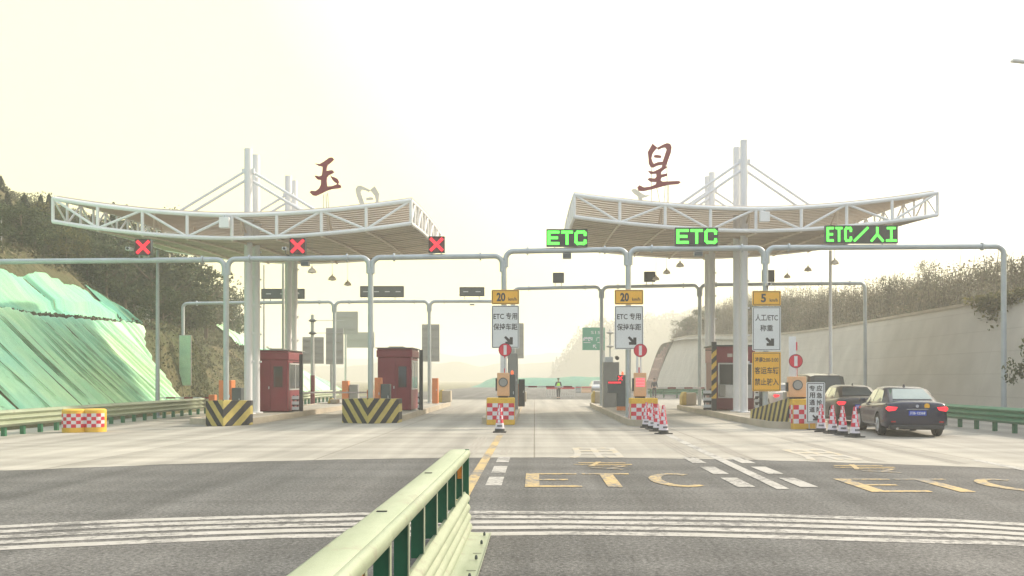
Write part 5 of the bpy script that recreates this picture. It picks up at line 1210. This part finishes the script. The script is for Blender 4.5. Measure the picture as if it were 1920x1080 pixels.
# ================================================================== POLES, FAR SIGNS
def light_pole(label, px, pyt, pyb, Y, r0, r1, mt, name='light_pole'):
    X = gx(px, Y); z1 = gz(pyt, Y); t = thing(name, label, 'pole', (X, Y, 0), 0)
    MB().tube([(0, 0, 0), (0, 0, z1 / 2), (0, 0, z1)], [r0, (r0 + r1) / 2, r1], 12).build('pole', mt, t, smooth=True)
    MB().lathe([(r0 * 2, 0), (r0 * 2, .03), (r0 * 1.2, .06)], n=12).build('base_plate', mt, t)
    return t, z1
t, z1 = light_pole('galvanised pole with a camera in front of the green net', 295.5, 469, 748, 40.5, .095, .065, M['galv'])
MB().tube([(-.3, -.05, z1 - .35), (.1, -.05, z1 - .35)], .03, 8).build('crossarm', M['dgrey'], t); MB().tube([(-.45, -.3, z1 - .35), (-.45, .0, z1 - .33)], .05, 10).build('camera', M['alu'], t)
t, z1 = light_pole('white light pole in front of the right retaining wall', 1557, 470, 700, 45, .1, .07, M['white'])
t, z1 = light_pole('thin pale pole rising behind the leftmost booth', 495, 497, 655, 62, .07, .05, M['galv2'])
t, z1 = light_pole('brownish pole left of the left rear columns', 531, 478, 655, 52, .09, .07, M['galv2'])
MB().box(-.5, .1, -.05, .02, z1 - .3, z1 - .24).build('arm', M['galv2'], t)
t, z1 = light_pole('dark footed pole with two round lamps and thin side arms', 586, 590, 765, 56, .12, .10, M['galv2'])
for z in (z1 - .35, z1 - 1.1):
    MB().lathe([(.04, -.12), (.22, -.05), (.24, 0), (.16, .06), (.06, .12)], (0, 0, z), 14).build('lamp', M['dgrey'], t, smooth=True); MB().tube([(.2, 0, z), (1.9, 0, z)], .02, 6).build('side_arm', M['galv2'], t)
MB().tube([(0, 0, .06), (0, 0, 1.9)], .135, 12).build('sleeve', M['booth2'], t, smooth=True)
t, z1 = light_pole('pale hazy pole with two round lamps right of the green sign', 1144, 618, 700, 95, .11, .09, M['galv2'])
for z in (z1 - .3, z1 - 1.7): MB().lathe([(.04, -.15), (.35, -.08), (.38, 0), (.1, .14)], (0, 0, z), 14).build('lamp', M['mgrey'], t, smooth=True)
# street lamp at the right edge
X = 16.9; Y = 31; t = thing('street_lamp', 'tall street lamp whose arm tip pokes in at the upper right corner', 'street lamp', (X, Y, 0))
MB().tube([(0, 0, 0), (0, 0, 6), (0, 0, 11.8)], [.13, .1, .07], 12).build('pole', M['white'], t, smooth=True); zt = gz(121, Y)
MB().tube([(0, 0, 11.2), (-.3, 0, zt - .35), (-.62, 0, zt - .13)], .035, 8).build('arm', M['white'], t, smooth=True)
MB().box(-1.06, -.58, -.12, .12, -.04, .04, M=Matrix.Translation((0, 0, zt + .02)) @ Matrix.Rotation(.11, 4, 'Y')).build('lamp_head', M['white'], t, bevel=.02)
def far_panel(name, label, px0, px1, py0, py1, Y, mt, legs=(.5,), ribs=4, group='backs of large signs beyond the plaza'):
    x0, x1 = gx(px0, Y), gx(px1, Y); z1, z0 = gz(py0, Y), gz(py1, Y); xm = (x0 + x1) / 2; hw = (x1 - x0) / 2; t = thing(name, label, 'sign', (xm, Y, 0), 0, group)
    MB().box(-hw, hw, 0, .06, z0, z1).build('panel', mt, t)
    if ribs:
        mb = MB()
        for i in range(ribs): z = z0 + (z1 - z0) * (i + .5) / ribs; mb.box(-hw * .97, hw * .97, -.07, 0, z - .04, z + .04)
        mb.build('rib', M['mgrey'], t)
    for f_ in legs: x = -hw + 2 * hw * f_; MB().tube([(x, .2, 0), (x, .2, z1 - .1)], .12, 10).build('pole', M['galv2'], t, smooth=True)
    return t, hw, z0, z1
far_panel('sign_board', 'grey back of a sign right of the leftmost booth', 567, 607, 632, 682, 74, M['panelback'])
far_panel('sign_board', 'taller grey back of a sign behind the thin left gantry post', 611, 644, 615, 683, 70, M['panelback'], (.3,))
far_panel('sign_board', 'grey back of a sign right of the second red booth', 791, 824, 608, 678, 70, M['panelback'], (.45,))
far_panel('sign_board', 'grey back of a sign behind the first ETC sign stack', 951, 982, 606, 672, 70, M['panelback'], (.2,))
far_panel('sign_board', 'pale greenish back of the highest overhead sign', 624, 671, 584, 627, 105, M['mgrey'], (.5,), 2)
far_panel('sign_board', 'pale wide back of an overhead sign behind the second gantry post', 646, 702, 623, 652, 112, M['panelback'], (.02,), 1)
M['signgreen'] = mat('sign_green', (.03, .28, .17), .4, 0, .05, 1)
t, hw, z0, z1 = far_panel('road_sign', 'hazy green direction sign with white lettering behind the middle lane', 1092, 1134, 614, 656.5, 92, M['signgreen'], (.97,), 0, None)
text('S15', .4, (.2, -.01, z1 - .5), M['signwhite'], t, height=.3, width=.9); text('绵阳', .4, (-.58, -.01, (z0 + z1) / 2 - .02), M['signwhite'], t, height=.42, width=.95, bold=.02); text('广元', .4, (.62, -.01, (z0 + z1) / 2 - .02), M['signwhite'], t, height=.42, width=.75, bold=.01)
mb = MB()
for a, b_ in ((-1.0, -.3), (.35, .95)): mb.box(a, b_, -.012, -.002, (z0 + z1) / 2 - .4, (z0 + z1) / 2 - .34)
stroke(mb, (-.02, z0 + .5), (.25, z0 + .2), .07, -.012, -.002); stroke(mb, (-.02, z0 + .5), (.2, z0 + .5), .07, -.014, -.001); stroke(mb, (-.02, z0 + .5), (-.02, z0 + .28), .07, -.015, -.0005)
mb.build('arrow', M['signwhite'], t)
# green net banner on the far left gantry post
Yn = 56.7; x0, x1 = gx(337, Yn), gx(358, Yn); t = thing('net_banner', 'narrow upright green banner tied to the thin post in front of the hill', 'banner', ((x0 + x1) / 2, Yn, gz(722, Yn)), 0); hw = (x1 - x0) / 2; h = gz(629, Yn) - gz(722, Yn)
V = []; NX, NZ = 8, 30
for j in range(NZ + 1):
    for i in range(NX + 1): V.append((-hw + 2 * hw * i / NX, -.05 + .03 * noise.noise(Vector((i * .5, j * .6, 0))), h * j / NZ))
o = mesh_obj('cloth', V, [(j * (NX + 1) + i, j * (NX + 1) + i + 1, (j + 1) * (NX + 1) + i + 1, (j + 1) * (NX + 1) + i) for j in range(NZ) for i in range(NX)], M['net'], t, True)
mb = MB(); mb.box(-hw - .02, hw + .02, -.04, .0, -.03, 0); mb.box(-hw - .02, hw + .02, -.04, .0, h, h + .03); mb.box(-hw - .03, -hw, -.04, 0, 0, h); mb.box(hw, hw + .03, -.04, 0, 0, h); mb.build('frame', M['galv2'], t)
# wire fence on the left hill
def wire_fence(label, pts, h):
    t = thing('wire_fence', label, 'fence', pts[0], 0, 'wire fences on the left hill')
    for p_ in pts:
        MB().tube([p_, (p_[0], p_[1], p_[2] + h)], .035, 6).build('post', M['galv2'], t, world=True)
    mb = MB()
    for a, b_ in zip(pts, pts[1:]):
        for k_ in range(6): z = .15 + (h - .2) * k_ / 5; mb.tube([(a[0], a[1], a[2] + z), (b_[0], b_[1], b_[2] + z)], .012 if k_ < 5 else .025, 4)
        for k_ in range(1, 8): f_ = k_ / 8; a_ = Vector(a).lerp(Vector(b_), f_); mb.tube([a_, a_ + Vector((0, 0, h - .05))], .008, 4)
    mb.build('mesh', M['galv2'], t, world=True)
def hp(px, Y, d): X = -toe(Y) - d; return (X, Y, hl(X, Y) - .05)
wire_fence('wire mesh fence above the upper terrace at the far left', [hp(0, 36 + i * 2.2, 9.6 + .15 * i) for i in range(7)], 1.9)
wire_fence('short wire fence right of the camera pole on the hill', [hp(0, 62 + i * 2.6, 7.6) for i in range(4)], 1.4)

# ================================================================== CARS
def evaluated(o):
    dg = bpy.context.evaluated_depsgraph_get(); return bpy.data.meshes.new_from_object(o.evaluated_get(dg))
def car(name, label, loc, rz, paint, kind='sedan', cat='car', brake=True, plate_txt=None, group='cars queuing at the right lane', high=False, sticker=False):
    t = thing(name, label, cat, loc, rz, group)
    if kind == 'sedan':
        st = [(-2.42, .74, .42, .86, .90), (-2.36, .84, .30, .98, 1.02), (-2.15, .89, .22, 1.0, 1.06), (-1.7, .91, .19, .98, 1.07), (-.9, .915, .18, .95, 1.0), (0, .915, .18, .93, .96), (.9, .91, .18, .92, .97), (1.35, .90, .19, .90, .96), (1.9, .87, .2, .82, .88), (2.25, .78, .25, .70, .76), (2.4, .62, .34, .58, .62)]
        gh = [(-1.95, .70, 1.03, .66, 1.05), (-1.15, .80, .99, .58, 1.41), (-.7, .82, .97, .57, 1.455), (.1, .82, .95, .57, 1.465), (.45, .81, .95, .56, 1.43), (1.35, .74, .93, .62, .95)]
        Lh, wb, wr, zt = 2.42, (-1.42, 1.38), .335, 1.02
    else:
        st = [(-2.42, .80, .42, 1.0, 1.04), (-2.38, .88, .32, 1.08, 1.10), (-2.1, .93, .24, 1.08, 1.10), (-1.2, .94, .22, 1.06, 1.08), (0, .94, .22, 1.05, 1.07), (1.0, .94, .22, 1.04, 1.08), (1.5, .92, .22, 1.02, 1.06), (2.0, .88, .25, .94, .98), (2.3, .78, .3, .82, .86), (2.42, .65, .38, .72, .75)]
        gh = [(-2.36, .80, 1.07, .74, 1.1), (-2.15, .84, 1.06, .68, 1.70), (-1.5, .85, 1.06, .68, 1.78), (.2, .85, 1.05, .68, 1.78), (.6, .84, 1.05, .67, 1.73), (1.55, .78, 1.03, .66, 1.07)]
        Lh, wb, wr, zt = 2.42, (-1.4, 1.45), .36, 1.1
    mb = MB(); V = []
    for (y, w_, zb, zs_, ztop) in st:
        half = [(w_ * .55, zb), (w_ * .92, zb + .02), (w_ * .99, zb + .14), (w_, .5 if zs_ > .7 else (zb + zs_) / 2), (w_ * .985, zs_ - .16), (w_ * .95, zs_ - .03), (w_ * .85, zs_ + .01), (w_ * .45, ztop)]
        V += [(-a, y, z) for a, z in half] + [(a, y, z) for a, z in reversed(half)]
    n_ = 16; F = [(i * n_ + k_, i * n_ + (k_ + 1) % n_, (i + 1) * n_ + (k_ + 1) % n_, (i + 1) * n_ + k_) for i in range(len(st) - 1) for k_ in range(n_)] + [tuple(range(n_))[::-1], tuple((len(st) - 1) * n_ + k_ for k_ in range(n_))]
    body = mb.add(V, F).build('tmp', paint); s_ = body.modifiers.new('s', 'SUBSURF'); s_.levels = s_.render_levels = 2
    cut = MB()
    for y in wb:
        for sx in (-1, 1): cut.tube([(sx * .66, y, wr), (sx * 1.2, y, wr)], wr + .055, 28)
    cu = cut.build('cut', M['black']); bo = body.modifiers.new('b', 'BOOLEAN'); bo.object = cu; bo.operation = 'DIFFERENCE'; bo.solver = 'EXACT'
    me = evaluated(body); me.name = 'body'; bpy.data.objects.remove(body); bpy.data.objects.remove(cu)
    me.materials.clear(); me.materials.append(paint); me.polygons.foreach_set('use_smooth', [True] * len(me.polygons)); me.set_sharp_from_angle(angle=R(40))
    bo_ = bpy.data.objects.new('body', me); col.objects.link(bo_); bo_.parent = t
    # greenhouse shell
    mb = MB(); V = []
    for (y, wb_, zb_, wt, zt_) in gh: V += [(-wb_, y, zb_ - .04), (-wt - .02, y, zt_ - .05), (-wt * .75, y, zt_), (wt * .75, y, zt_), (wt + .02, y, zt_ - .05), (wb_, y, zb_ - .04)]
    n_ = 6; F = [(i * n_ + k_, i * n_ + k_ + 1, (i + 1) * n_ + k_ + 1, (i + 1) * n_ + k_) for i in range(len(gh) - 1) for k_ in range(n_ - 1)] + [tuple(range(n_)), tuple((len(gh) - 1) * n_ + k_ for k_ in range(n_))]
    mb.add(V, F).build('roof', paint, t, smooth=True, ang=50)
    # glass
    def quad_glass(pts, nm):
        c = [Vector(p_) for p_ in pts]; nrm = (c[1] - c[0]).cross(c[3] - c[0]).normalized(); cen = sum(c, Vector()) / 4
        if nrm.dot(cen - Vector((0, 0, .9))) < 0: nrm = -nrm
        MB().add([p_ + nrm * .012 for p_ in c] + [p_ + nrm * .002 for p_ in c], [(0, 1, 2, 3), (7, 6, 5, 4), (0, 4, 5, 1), (1, 5, 6, 2), (2, 6, 7, 3), (3, 7, 4, 0)]).build(nm, M['carglass'] if (sticker or nm == 'side_window') and kind == 'sedan' else M['glass'], t)
    g0, g1 = gh[0], gh[1]; L_ = lambda a, b_, f_: a + (b_ - a) * f_
    def rp(f_, wf): y = L_(g0[0], g1[0], f_); return L_(g0[3], g1[3], f_) * wf, y, L_(g0[4], g1[4], f_)
    a = rp(.10, .86); b_ = rp(.90, .74 / 1.0)
    quad_glass([(-a[0], a[1], a[2]), (a[0], a[1], a[2]), (b_[0], b_[1], b_[2]), (-b_[0], b_[1], b_[2])], 'rear_window')
    g0f, g1f = gh[-1], gh[-2]
    quad_glass([(-g0f[3] * .86, L_(g0f[0], g1f[0], .1), L_(g0f[4], g1f[4], .1)), (g0f[3] * .86, L_(g0f[0], g1f[0], .1), L_(g0f[4], g1f[4], .1)), (g1f[3] * .78, L_(g0f[0], g1f[0], .92), L_(g0f[4], g1f[4], .92)), (-g1f[3] * .78, L_(g0f[0], g1f[0], .92), L_(g0f[4], g1f[4], .92))], 'windscreen')
    def sidep(y, f_):
        for i in range(len(gh) - 1):
            if gh[i][0] <= y <= gh[i + 1][0]:
                u = (y - gh[i][0]) / (gh[i + 1][0] - gh[i][0]); wb_, zb_, wt, zt_ = [L_(gh[i][k_], gh[i + 1][k_], u) for k_ in (1, 2, 3, 4)]
                return L_(wb_, wt + .02, f_), y, L_(zb_ - .04, zt_ - .05, f_)
    for sx in (-1, 1):
        for (ya_, yb_, yc_, yd_) in (((-1.35, -.32, -.32, -1.05), (-.24, .98, .42, -.24)) if kind == 'sedan' else ((-1.95, -1.1, -1.1, -1.85), (-1.02, -.05, -.05, -1.02), (.03, 1.1, .6, .03))):
            ps = [sidep(ya_, .16), sidep(yb_, .16), sidep(yc_, .9), sidep(yd_, .9)]
            quad_glass([(sx * p_[0], p_[1], p_[2]) for p_ in ps], 'side_window')
    for y in wb:
        for sx in (-1, 1):
            mb = MB(); xo = sx * (.90 if kind == 'sedan' else .93); xi = xo - sx * .21
            mb.tube([(xi, y, wr), (xi + sx * .02, y, wr), (xo - sx * .03, y, wr), (xo, y, wr)], [wr * .93, wr, wr, wr * .93], 28)
            wo = mb.build('wheel', M['rubber'], t, smooth=True)
            mb = MB(); mb.tube([(xo, y, wr), (xo + sx * .006, y, wr)], wr * .64, 20)
            for k_ in range(5): a = 2 * PI * k_ / 5; mb.bar((xo + sx * .01, y, wr), (xo + sx * .01, y + wr * .6 * math.cos(a), wr + wr * .6 * math.sin(a)), .05, .02)
            mb.build('rim', M['alu'], wo)
    yr = -Lh
    for sx in (-1, 1):
        zl = (.84 if kind == 'sedan' else 1.12)
        mb = MB()
        if kind == 'sedan': mb.prism([(sx * .54, zl + .03), (sx * .80, zl + .05), (sx * .85, zl - .01), (sx * .79, zl - .09), (sx * .60, zl - .06)], yr - .005, yr + .16)
        else: mb.box(min(sx * .72, sx * .86), max(sx * .72, sx * .86), yr - .01, yr + .12, .85, 1.25)
        mb.build('taillight', M['tail'] if brake else M['taildim'], t, bevel=.01)
        mb = MB(); mb.box(min(sx * .80, sx * 1.0), max(sx * .8, sx * 1.0), .78, .9, .95, 1.07) ; mb.build('mirror', paint, t, bevel=.03)
        MB().box(min(sx * .906, sx * .925), max(sx * .906, sx * .925), -.75, -.55, .8, .825).build('door_handle', M['chrome'], t)
        MB().box(min(sx * .60, sx * .72), max(sx * .6, sx * .72), yr - .01, yr + .05, .43, .47).build('rear_reflector', M['taildim'], t)
    MB().box(-.75, .75, yr + .02, yr + .35, .22, .36).build('bumper_trim', M['black'], t, bevel=.03)
    MB().box(-.24, .24, yr - .022, yr - .012, .63 if kind == 'sedan' else .75, .77 if kind == 'sedan' else .89).build('licence_plate', M['plate'], t)
    if plate_txt: text(plate_txt, .1, (0, yr - .022, .70 if kind == 'sedan' else .82), M['signwhite'], t, height=.09, width=.42, bold=.002)
    MB().box(-.3, .3, yr - .012, yr + .02, .80 if kind == 'sedan' else .95, .815 if kind == 'sedan' else .965).build('boot_trim', M['chrome'], t)
    MB().disc((0, .90 if kind == 'sedan' else 1.02), .045, yr + .0, yr + .03).build('badge', M['chrome'], t)
    if sticker: MB().disc((.27, .905), .075, yr + .012, yr + .035).build('sticker', M['signyellow'], t)
    if high: 
        y, z = (gh[1][0] - .06, gh[1][4] - .05) if kind == 'sedan' else (gh[1][0], gh[1][4])
        MB().box(-.2, .2, y - .05, y + .0, z - .035, z + .0).build('high_brake_light', M['tail'], t)
    if kind == 'sedan': MB().prism([(gh[1][0] + .3, 1.44), (gh[1][0] + .48, 1.44), (gh[1][0] + .33, 1.52)], -.02, .02, axis='X').build('antenna', paint, t)
    MB().tube([(-.55, yr + .02, .25), (-.55, yr + .2, .25)], .04, 10).build('exhaust', M['chrome'], t)
    return t
car('parked_sedan', 'dark blue sedan nearest the camera with lit tail lamps', (11.4, 29.3, .006), R(-8.5), M['paintN'], plate_txt='川B·12368', sticker=True, high=True)
car('queuing_sedan', 'brown grey sedan second in the queue with a lit high brake light', (11.95, 35.6, .006), R(-7), M['paintB'], high=True, plate_txt='川B·58201')
car('queuing_van', 'tall black van ahead of the brown sedan behind the white notice', (12.65, 42.3, .006), R(-2), M['paintK'], kind='van', cat='van').scale = (1, 1, 1.08)
car('queuing_sedan', 'white car at the right booth, mostly hidden behind the yellow notice', (12.95, 49.6, .006), 0, M['white'])
car('distant_car', 'small silver car far beyond the grey cabinet', (8.1, 121, .006), R(180), M['paintS'], brake=False, group=None)

# ================================================================== PEOPLE
def skin_obj(name, J, E, Rr, mt, parent, sub=2, root=0):
    me = bpy.data.meshes.new(name); me.from_pydata([Vector(j) for j in J], E, []); o = bpy.data.objects.new(name, me); col.objects.link(o)
    sk = o.modifiers.new('skin', 'SKIN'); sk.use_smooth_shade = True
    for i, v_ in enumerate(me.skin_vertices[0].data if me.skin_vertices else []): pass
    if not me.skin_vertices:
        bm = bmesh.new(); bm.from_mesh(me); bm.verts.layers.skin.verify(); bm.to_mesh(me); bm.free()
    for i, v_ in enumerate(me.skin_vertices[0].data):
        r_ = Rr[i]; v_.radius = r_ if isinstance(r_, tuple) else (r_, r_); v_.use_root = (i == root)
    s_ = o.modifiers.new('sub', 'SUBSURF'); s_.levels = s_.render_levels = sub
    m2 = evaluated(o); bpy.data.objects.remove(o); m2.materials.clear(); m2.materials.append(mt); m2.name = name
    m2.polygons.foreach_set('use_smooth', [True] * len(m2.polygons))
    o = bpy.data.objects.new(name, m2); col.objects.link(o)
    if parent is not None: o.parent = parent
    return o
def person(label, loc, rz, top, stride=.18, arms=(.1, -.15), vest=True):
    t = thing('person', label, 'person', loc, rz)
    # facing -Y locally
    pel = (0, 0, .93); ch = (0, .01, 1.25); nk = (0, .01, 1.44); hd0 = (0, 0, 1.52); hd1 = (0, -.01, 1.64)
    J = [pel, (0, 0, 1.08), ch, nk, hd0, hd1]; E = [(0, 1), (1, 2), (2, 3), (3, 4), (4, 5)]; Rr = [(.14, .10), (.13, .095), (.15, .105), .055, .075, .085]
    hands = []
    for sx, st_, ar in ((-1, stride, arms[0]), (1, -stride, arms[1])):
        b0 = len(J); J += [(sx * .095, 0, .86), (sx * .10, -st_ * .5 - .02, .48), (sx * .10, -st_ * .9 + .02, .10), (sx * .11, -st_ * .9 - .12, .045)]
        Rr += [.085, .058, .042, .04]; E += [(0, b0), (b0, b0 + 1), (b0 + 1, b0 + 2), (b0 + 2, b0 + 3)]
        b0 = len(J); hx = (sx * .27, ar * .9 - .08, .82); J += [(sx * .18, .01, 1.38), (sx * .235, ar * .4 + .02, 1.10), (sx * .25, ar * .8 - .05, .87), hx]
        Rr += [.055, .042, .03, .032]; E += [(2, b0), (b0, b0 + 1), (b0 + 1, b0 + 2), (b0 + 2, b0 + 3)]
        for k_ in range(5):   # fingers and thumb
            f0 = len(J); dx = (k_ - 1.5) * .018; L_ = (.055, .065, .06, .045, .035)[k_]
            if k_ < 4: J += [(hx[0], hx[1] + dx, hx[2] - .04), (hx[0] - sx * .012, hx[1] + dx, hx[2] - .04 - L_)]
            else: J += [(hx[0] - sx * .01, hx[1] - .035, hx[2] - .01), (hx[0] - sx * .02, hx[1] - .055, hx[2] - .045)]
            Rr += [.010, .008]; E += [(b0 + 3, f0), (f0, f0 + 1)]
    skin_obj('body', J, E, Rr, M['skin'], t)
    # trousers
    J = [(0, 0, .95), (0, 0, .88)]; E = [(0, 1)]; Rr = [(.155, .115), (.15, .11)]
    for sx, st_ in ((-1, stride), (1, -stride)):
        b0 = len(J); J += [(sx * .095, 0, .80), (sx * .10, -st_ * .5 - .02, .48), (sx * .10, -st_ * .9 + .02, .13)]; Rr += [.10, .075, .062]; E += [(1, b0), (b0, b0 + 1), (b0 + 1, b0 + 2)]
    skin_obj('trousers', J, E, Rr, M['cloth'], t)
    J = [(0, 0, .93), (0, 0, 1.1), (0, .01, 1.27), (0, .01, 1.40)]; E = [(0, 1), (1, 2), (2, 3)]; Rr = [(.165, .125), (.155, .12), (.175, .13), (.09, .08)]
    for sx, ar in ((-1, arms[0]), (1, arms[1])):
        b0 = len(J); J += [(sx * .18, .01, 1.375), (sx * .235, ar * .4 + .02, 1.10), (sx * .248, ar * .78 - .04, .90)]; Rr += [.075, .058, .045]; E += [(2, b0), (b0, b0 + 1), (b0 + 1, b0 + 2)]
    skin_obj('jacket', J, E, Rr, M['cloth'], t)
    if vest:
        skin_obj('vest', [(0, 0, .95), (0, 0, 1.1), (0, .01, 1.27), (0, .01, 1.37)], [(0, 1), (1, 2), (2, 3)], [(.185, .145), (.175, .14), (.195, .15), (.15, .12)], M['vest'], t)
        mb = MB(); 
        for z in (1.0,): mb.lathe([(.19, z), (.192, z + .04)], n=20)
        mb.v = [(x, y * .78, z) for x, y, z in mb.v]; mb.build('reflective_band', M['reflwhite'], t, smooth=True)
    # cap or hair
    mb = MB(); mb.lathe([(.092, 1.62), (.10, 1.66), (.105, 1.70), (.085, 1.735), (.03, 1.75)], (0, 0, 0), 18); mb.build('cap' if vest else 'hair', M['hair'], t, smooth=True)
    if vest: MB().prism([(-.08, -.06), (.08, -.06), (.06, -.17), (-.06, -.17)], 1.64, 1.65, axis='Z').build('peak', M['hair'], t)
    mb = MB(); 
    for sx in (-.032, .032): mb.box(sx - .014, sx + .014, -.088, -.082, 1.605, 1.617)
    mb.box(-.025, .025, -.086, -.08, 1.54, 1.547); mb.build('face_features', M['hair'], t)
    MB().prism([(-.10, 1.58), (-.075, 1.61), (-.075, 1.565)], -.012, .012, axis='X').build('nose', M['skin'], t)
    for sx, st_ in ((-1, stride), (1, -stride)):
        mb = MB(); y0 = -st_ * .9; mb.box(sx * .105 - .05, sx * .105 + .05, y0 - .19, y0 + .08, 0, .085); mb.build('shoe', M['shoe'], t, bevel=.03)
    return t
person('person in a yellow green safety vest walking in the middle lane', (gx(1047, 79), 79, .006), R(8), M['cloth'])
person('person in dark clothes standing beyond the lowered boom on the right', (gx(1227, 82), 82, .006), R(160), M['cloth'], stride=.05, arms=(.0, 0), vest=False)

bpy.data.objects.remove(_to)

# far road barriers
for (px0, px1, py0, py1, mt_, lb) in ((1079, 1089, 723, 733, M['mgrey'], 'small grey road barrier far down the road left of the silver car'), (1090, 1109, 721, 732, M['tan'], 'small tan road barrier far down the road beside the silver car')):
    Y = 112; x0, x1 = gx(px0, Y), gx(px1, Y); t = thing('road_barrier', lb, 'barrier', ((x0 + x1) / 2, Y, 0), 0, 'road barriers far down the road'); hw = (x1 - x0) / 2
    MB().prism([(-.3, 0), (.3, 0), (.3, .12), (.14, .4), (.1, .8), (-.1, .8), (-.14, .4), (-.3, .12)], -hw, hw, axis='X').build('body', mt_, t)
    MB().box(-hw, hw, -.12, -.101, .55, .7).build('band', M['red'], t)
t = thing('crowd_barrier', 'low barrier fence with thin legs right behind the person in the vest', 'barrier', (gx(1051, 83), 83, 0), 0)
hw = 1.25; mb = MB(); mb.tube([(-hw, 0, .15), (-hw, 0, .95), (hw, 0, .95), (hw, 0, .15), (-hw, 0, .15)], .025, 6); mb.build('frame', M['galv2'], t)
mb = MB()
for i in range(1, 12): mb.tube([(-hw + 2 * hw * i / 12, 0, .15), (-hw + 2 * hw * i / 12, 0, .95)], .014, 5)
mb.build('bars', M['galv2'], t); MB().box(-hw, hw, -.04, -.026, .78, .95).build('board', M['red'], t)
for x in (-.9, .9): MB().bar((x, -.3, .02), (x, .3, .02), .05).build('leg', M['galv2'], t)
# ================================================================== HAZE
hz = MB().box(-900, 900, -30, 1400, -1.06, 41).build('haze', [])
hz.data.materials.clear(); mh = bpy.data.materials.new('haze_air'); mh.use_nodes = True; nn = mh.node_tree.nodes; nn.remove(nn['Principled BSDF'])
pv_ = nn.new('ShaderNodeVolumePrincipled'); pv_.inputs['Color'].default_value = (.97, .955, .91, 1); pv_.inputs['Density'].default_value = .0019; pv_.inputs['Anisotropy'].default_value = .35
mh.node_tree.links.new(pv_.outputs['Volume'], nn['Material Output'].inputs['Volume']); hz.data.materials.append(mh)
tag(hz, 'pale warm haze filling the air over the plaza', 'haze', kind='stuff')
